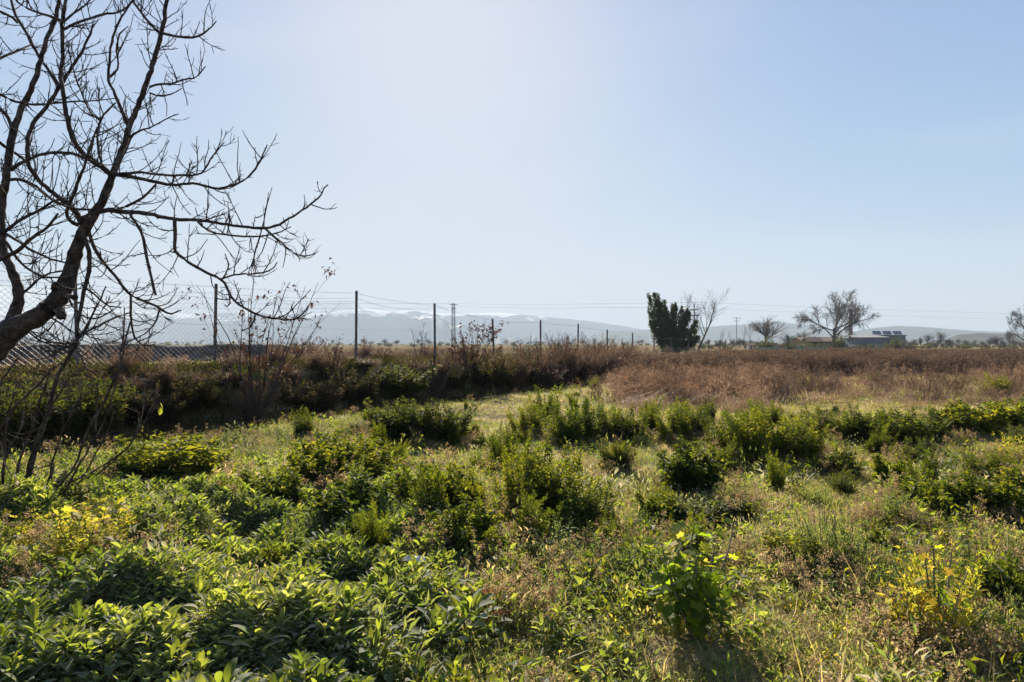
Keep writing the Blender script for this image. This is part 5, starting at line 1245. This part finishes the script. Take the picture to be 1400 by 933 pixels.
HEROES = [ground_at(948, 880) + (.34, .75), ground_at(130, 760) + (.42, .6), ground_at(20, 775) + (.3, .5), ground_at(1290, 880) + (.3, .5), ground_at(705, 862) + (.14, .35), ground_at(565, 782) + (.12, .4)]
def field_points(n, y0, y1, power=1.0, spread=.85, keep=None):
    """random points in the widening view wedge between depths y0 and y1, denser near the eye"""
    t = U(0, 1, n); y = y0 * (y1 / y0) ** (t ** power); x = U(-spread, spread, n) * y
    k = np.ones(n, bool) if keep is None else U(0, 1, n) < keep(x, y)
    for hx, hy, rx, ry in HEROES: k &= ~(((x - hx) / rx) ** 2 + ((y - hy + ry * .45) / ry) ** 2 < 1) | (U(0, 1, n) < .12)
    return x[k], y[k]
def pxof(x, y): return CX + F * x / y
bare_ = lambda x, y: sstep(.9, 1.7, np.hypot((x + .2) / 1.3, (y - 15.2) / 2.2) + .25 * wav(x, y, 1.3, 2))
notbank = lambda x, y: sstep(1.2, 2.2, fs(x, y)) * (.25 + .75 * bare_(x, y))

g1 = [P_grass(i, 26, .10, .045, .09, 'grass') for i in range(3)]
g2 = [P_grass(10 + i, 30, .16, .03, .12, 'grass', .5, (25, 85)) for i in range(3)]
h1 = [P_herb(20 + i, 46, .022, .05, .10, 'herb', T_simple(.5)) for i in range(3)]
h2 = [P_herb(30 + i, 40, .035, .06, .11, 'bush', T_simple(.5)) for i in range(2)]
r1 = [P_rosette(40 + i, 26, .056) for i in range(4)]
sd = [P_seed(50 + i, 7, .24, .09) for i in range(3)]
dg = [P_grass(60 + i, 60, .42, .02, .22, 'drygrass', .7, (20, 85)) for i in range(3)]
ds = [P_seed(65 + i, 14, .6, .25, 'deadstem', 'drygrass', 8, .03, .35, 5) for i in range(2)]
rd = [P_reed(70 + i, 26, 1.25, .55) for i in range(4)]
bk = [P_herb(80 + i, 90, .055, .2, .28, 'scrub', T_simple(.5)) for i in range(3)]

g3 = [P_grass(90 + i, 30, .085, .045, .10, 'straw') for i in range(3)]
g4 = [P_grass(95 + i, 26, .085, .045, .10, 'frost') for i in range(3)]
g5 = [P_grass(100 + i, 9, .24, .035, .05, 'straw', .45, (45, 85)) for i in range(3)]
rightp = lambda x, y: sstep(480, 760, pxof(x, y) + 90 * wav(x, y, 2.5, 12))
x, y = field_points(20000, 2.4, 34, .8, keep=lambda x, y: notbank(x, y) * (.6 - .47 * rightp(x, y)) * (.4 + .6 * sstep(-.35, .1, x / y)))
scatter('short_grass', g1, x, y, U(.6, 1.25, len(x)) * (1 + .03 * y), 'short green grass mixed through the field', 'grass')
x, y = field_points(46000, 2.4, 34, .8, keep=lambda x, y: notbank(x, y) * rightp(x, y) * (.45 + .55 * (wav(x, y, 1.9, 13) > -.35)))
scatter('straw_grass', g3, x, y, U(.6, 1.25, len(x)) * (1 + .03 * y), 'short straw yellow grass over the right of the field', 'grass')
x, y = field_points(20000, 4.2, 24, .9, keep=lambda x, y: notbank(x, y) * sstep(180, 330, pxof(x, y)) * sstep(1000, 760, pxof(x, y)) * (.35 + .65 * (wav(x, y, 2.1, 15) > -.3)))
scatter('frosted_grass', g4, x, y, U(.6, 1.3, len(x)) * (1 + .03 * y), 'pale frosted grass in the middle of the field', 'grass')
x, y = field_points(7000, 2.4, 30, .9, keep=lambda x, y: notbank(x, y) * (.4 + .6 * (wav(x, y, 2.0, 2) > 0)))
scatter('long_grass', g2, x, y, U(.5, 1.0, len(x)), 'longer arching grass in tufts across the field', 'grass')
x, y = field_points(1500, 2.4, 9, .9, keep=lambda x, y: notbank(x, y) * np.where(pxof(x, y) > 620, .8, .12))
scatter('blade_grass', g5, x, y, U(.5, 1.0, len(x)), 'single bright broad grass blades in the foreground', 'grass')
x, y = field_points(26000, 2.4, 22, .9, keep=lambda x, y: notbank(x, y) * (.45 + .55 * (wav(x, y, 1.4, 5) > -.1)) * (1 - .7 * rightp(x, y) * sstep(3.5, 6, y)))
scatter('low_herbs', h1, x, y, U(.6, 1.3, len(x)) * (1 + .03 * y), 'tiny leaved low herbs matted over the soil', 'ground cover')
x, y = field_points(7000, 2.4, 14, .9, keep=lambda x, y: notbank(x, y) * (.1 + .9 * (wav(x, y, 1.6, 7) > .3)) * (1 - .6 * rightp(x, y)))
scatter('dark_herbs', h2, x, y, U(.6, 1.3, len(x)), 'small dark green herbs between the grass', 'ground cover')
tg = [P_herb(130 + i, 70, lz, hh_, .13, mt_, T_simple(wd_), pit_) for i, (lz, hh_, mt_, wd_, pit_) in enumerate([(.045, .2, 'bush', .4, (0, 70)), (.03, .22, 'herb', .3, (20, 80)), (.035, .15, 'frost', .35, (0, 80)), (.04, .16, 'carpet', .5, (0, 70)), (.04, .2, 'herb', .25, (20, 80)), (.03, .17, 'straw', .3, (20, 85))])]
x, y = field_points(6500, 2.6, 26, 1.0, keep=lambda x, y: notbank(x, y) * (.12 + .88 * sstep(-.1, .5, wav(x, y, 1.5, 22))) * np.where((pxof(x, y) < 560) & (y < 6.5), .28, 1))
scatter('weed_tangle', tg, x, y, U(.4, 1.2, len(x)) * np.where(U(0, 1, len(x)) < .16, 1.7, 1), 'uneven tangle of small mixed weeds through the field', 'weeds', tilt=.25)
bp_ = np.array([b for b in BUSHPOS if 3 < b[1] < 30]); kk = rng.integers(0, len(bp_), 2600); aa = U(0, 6.28, 2600); rr_ = bp_[kk, 2] * U(.55, 1.55, 2600)
x, y = bp_[kk, 0] + rr_ * np.cos(aa), bp_[kk, 1] + rr_ * np.sin(aa); k = fs(x, y) > 1.2; x, y = x[k], y[k]
scatter('skirt_weeds', tg + sd, x, y, U(.5, 1.2, len(x)), 'small weeds and stalks growing up round the bushes', 'weeds', tilt=.25)
x, y = field_points(2600, 2.6, 26, 1.0, keep=lambda x, y: notbank(x, y) * (.1 + .9 * (wav(x, y, 1.3, 16) > .2)))
scatter('dead_litter', [P_grass(140 + i, 30, .13, .03, .13, 'drygrass', .6, (0, 60)) for i in range(3)], x, y, U(.5, 1.2, len(x)), 'dead brown grass and stem litter among the weeds', 'litter')
y1_ = [P_herb(110 + i, 34, .035, .12, .10, 'yellow', T_simple(.5)) for i in range(3)]
m1_ = [P_herb(115 + i, 26, .07, .12, .12, 'carpet', T_simple(.8, .3, .2), (-10, 60)) for i in range(3)]
x, y = field_points(1500, 2.5, 20, .9, keep=lambda x, y: notbank(x, y) * np.where(pxof(x, y) > 640, sstep(-.1, .6, wav(x, y, 2.4, 17)), .03))
scatter('yellow_herbs', y1_, x, y, U(.5, 1.2, len(x)), 'little yellowing herbs dotted through the grass', 'ground cover')
x, y = field_points(2600, 2.5, 14, .9, keep=lambda x, y: notbank(x, y) * (.15 + .85 * (wav(x, y, 1.9, 19) > .25)) * sstep(420, 620, pxof(x, y)) * (1 - .65 * sstep(4, 5.5, y)))
scatter('round_leaf_weeds', m1_, x, y, U(.5, 1.1, len(x)), 'round leaved green weeds between the grass', 'ground cover')
x, y = field_points(15500, 2.5, 9.5, .8, keep=lambda x, y: notbank(x, y) * np.where((pxof(x, y) < 560 + 60 * wav(x, y, 1.2, 3)) & ~((abs(x + 3.0) < .55) & (abs(y - 4.75) < .6)), 1, .02) * sstep(9.5, 6.5, y) * (.25 + .75 * (wav(x, y, .55, 10) > -.45)))
scatter('leaf_carpet', r1, x, y, U(.6, 1.3, len(x)), 'carpet of broad green leaves filling the left foreground', 'ground cover')
x, y = field_points(5200, 2.6, 20, 1.0, keep=lambda x, y: notbank(x, y) * np.where(pxof(x, y) > 640, .30, .04) * (wav(x, y, 1.1, 11) > .35) * sstep(2.6, 4.5, y))
scatter('seed_stalks', sd, x, y, U(.5, 1.0, len(x)), 'fine brown seed stalks standing above the grass', 'dry stalks')
pink = lambda x, y: sstep(800, 880, pxof(x, y) + 40 * wav(x, y, 4, 3)) * notbank(x, y)
x, y = field_points(5200, 14.5, 34, 1.0, keep=lambda x, y: pink(x, y) * np.where(pxof(x, y) < 1060, 1.0, .30 + .5 * (wav(x, y, 5, 8) > .1)) * sstep(13.5, 17, y + 1.3 * wav(x, y, 2.5, 6)))
scatter('dead_grass', dg, x, y, U(.6, 1.2, len(x)) * (1 + .35 * wav(x, y, 3, 21)), 'matted pinkish brown dead grass at the edge of the reeds', 'grass')
x, y = field_points(1700, 15.5, 34, 1.0, keep=lambda x, y: pink(x, y) * np.where(pxof(x, y) < 1060, 1.0, .18) * sstep(15, 19, y))
scatter('dead_weeds', ds, x, y, U(.6, 1.2, len(x)), 'dry reddish weeds among the dead grass', 'dry weeds')
x, y = field_points(2600, 15.5, 34, 1.0, keep=lambda x, y: pink(x, y) * np.where(pxof(x, y) < 1080, 1.0, .25) * sstep(15, 20, y + 2 * wav(x, y, 3, 9)) * (wav(x, y, 2.4, 18) > -.1))
scatter('dry_stalks', rd, x, y, U(.4, .6, len(x)), 'upright brown stalks scattered through the dead grass', 'dry stalks', zs=U(.3, .65, len(x)), tilt=.3)
def reedzone(x, y):
    edge = np.where(pxof(x, y) < 1000, 27, 31) + 1.2 * wav(x, y, 6, 2)
    return (sstep(0, 2, y - edge)) * sstep(.8, 2.5, fs(x, y)) * sstep(60, 48, y)
x, y = field_points(15000, 26, 75, .7, .85, keep=reedzone)
scatter('dead_reeds', rd, x, y, U(.75, 1.1, len(x)), 'tall brown dead stalks filling the far field', 'reeds', zs=np.clip(.68 + .16 * wav(x, y, 7, 13), .5, .9) * U(.8, 1.15, len(x)))
x, y = field_points(5200, 6.5, 19, 1.0, .8, keep=lambda x, y: notbank(x, y) * sstep(.02, -.12, x / y + .02 * wav(x, y, 1.2, 1)) * (.3 + .7 * (wav(x, y, 1.1, 20) > -.2)))
scatter('bank_foot_weeds', tg + [sd[0], g2[0]], x, y, U(.4, 1.15, len(x)), 'rough weeds and stalks between the bank and the leaf carpet', 'weeds', tilt=.3)
x, y = field_points(900, 2.4, 7, .9, keep=lambda x, y: sstep(980, 1180, pxof(x, y) + 60 * wav(x, y, .8, 3)))
scatter('golden_weeds', y1_ + [tg[5], P_grass(150, 24, .26, .02, .08, 'straw', .35, (55, 88)), sd[1]], x, y, U(.6, 1.5, len(x)), 'sunlit yellow weeds and golden stalks in the right foreground', 'weeds', tilt=.2)
x, y = field_points(1500, 2.5, 8, .8, keep=lambda x, y: np.where(pxof(x, y) < 560, 1, 0) * (wav(x, y, .7, 8) > -.1))
scatter('frosted_herbs', [P_herb(160 + i, 40, .03, .13, .10, 'frost', T_simple(.5)) for i in range(3)], x, y, U(.5, 1.1, len(x)), 'small frosted grey green herbs among the broad leaves', 'ground cover', tilt=.2)
clump_ = [bpy.data.objects.new('weed_clump', m_[1]) for m_ in (UP[0], UP[1], BR[0], BR[1], BR[3], hb1, hb2)]
x, y = field_points(620, 4.0, 27, 1.0, keep=lambda x, y: notbank(x, y) * sstep(250, 480, pxof(x, y)) * (.12 + .88 * sstep(-.1, .4, wav(x, y, 2.6, 23))) * np.where((pxof(x, y) > 860) & (y > 15), .15, 1))
scatter('clumpy_weeds', clump_, x, y, U(.25, .85, len(x)), 'ragged leafy weed clumps filling the gaps between the bushes', 'weeds', zs=U(.3, .8, len(x)), tilt=.2)
# bank: creeping leaves, brown weeds and grass on top
def bankpts(n, s0, s1, u0=-4.5, u1=9):
    u = U(u0, u1, n); s = U(s0, s1, n); return FO[0] + FD[0] * 3.5 * u + FN[0] * s, FO[1] + FD[1] * 3.5 * u + FN[1] * s
x, y = bankpts(5200, -.6, 2.6); scatter('bank_creeper', bk, x, y, U(.5, 1.1, len(x)), 'dark creeping leaves covering the bank face', 'undergrowth')
x, y = bankpts(3600, -2.5, 1.2, -4.5, 3); scatter('bank_grass', g2, x, y, U(.6, 1.4, len(x)), 'green and straw grass along the top of the bank', 'grass')
x, y = bankpts(420, -3, .5, -4.5, 12); scatter('bank_dead_grass', dg, x, y, U(.3, .65, len(x)), 'brown dead grass tufts along the fence', 'grass')
x, y = bankpts(420, -1.6, 1.2, 3.5, 14); scatter('bank_weeds', ds, x, y, U(.5, 1.1, len(x)), 'brown dead weeds standing along the fence', 'dry weeds')
x, y = bankpts(420, -1.8, 1.3, -4.5, 3.5); k = wav(x, y, 1.6, 3) > .1; x, y = x[k], y[k]
scatter('bank_stalks', ds + [bpy.data.objects.new('weed_clump', THK[1][1]), bpy.data.objects.new('weed_clump', UP[1][1])], x, y, U(.35, .95, len(x)), 'ragged dead stalks and weeds sticking up from the bank', 'dry weeds', zs=U(.25, .75, len(x)), tilt=.25)
# scrub far behind the fence
x = U(-1, .2, 1500); y = U(36, 160, 1500); x = x * y * .9; k = (fs(x, y) < -2.5); x, y = x[k], y[k]
scatter('plain_weeds', rd, x, y, U(.35, .6, len(x)), 'brown weeds on the plain behind the fence', 'dry weeds')
fb = [bpy.data.objects.new('scrub_clump', farbush[1]), bpy.data.objects.new('scrub_clump', round1[1])]
c = U(-200, 1500, 700); y = U(330, 1100, 700); x = (c - CX) / F * y; k = wav(x, y, 180, 4) > -.1; x, y = x[k], y[k]
scatter('distant_scrub', fb, x, y, U(.7, 1.5, len(x)), 'hazy scrub and tree lines far across the plain', 'scrub', zs=U(.6, 1.1, len(x)))
c = U(955, 1420, 420); y = U(185, 330, 420); x = (c - CX) / F * y; k = wav(x, y, 26, 6) > -.25; x, y = x[k], y[k]
scatter('field_edge_scrub', fb, x, y, U(.3, .75, len(x)), 'hazy line of bushes and bare scrub beyond the reeds', 'scrub', zs=U(.25, .8, len(x)))
for i, (px, Y, s, lb) in enumerate([(150, 45, .42, 'small bare tree seen under the fig branches'), (32, 40, .36, 'small bare bush tree behind the fig trunk'), (100, 60, .5, 'faint bare tree beyond the low wall')]):
    plant_tree(px, Y, round1 if i % 2 else round2, s, lb, i)

# ------------------------------------------------------------------ haze
m, t = newmat('air haze'); pv = t.nodes.new('ShaderNodeVolumePrincipled'); o = t.nodes.new('ShaderNodeOutputMaterial')
pv.inputs['Color'].default_value = (.46, .57, .71, 1); pv.inputs['Density'].default_value = .00027; pv.inputs['Anisotropy'].default_value = .1
t.links.new(pv.outputs[0], o.inputs['Volume'])
v, f = boxv(-7900, 7900, -1900, 7900, -6, 290)
tag(link('haze', make_mesh('haze', v, [f], [m])), 'thin pale haze over the plain', None, None, 'stuff')
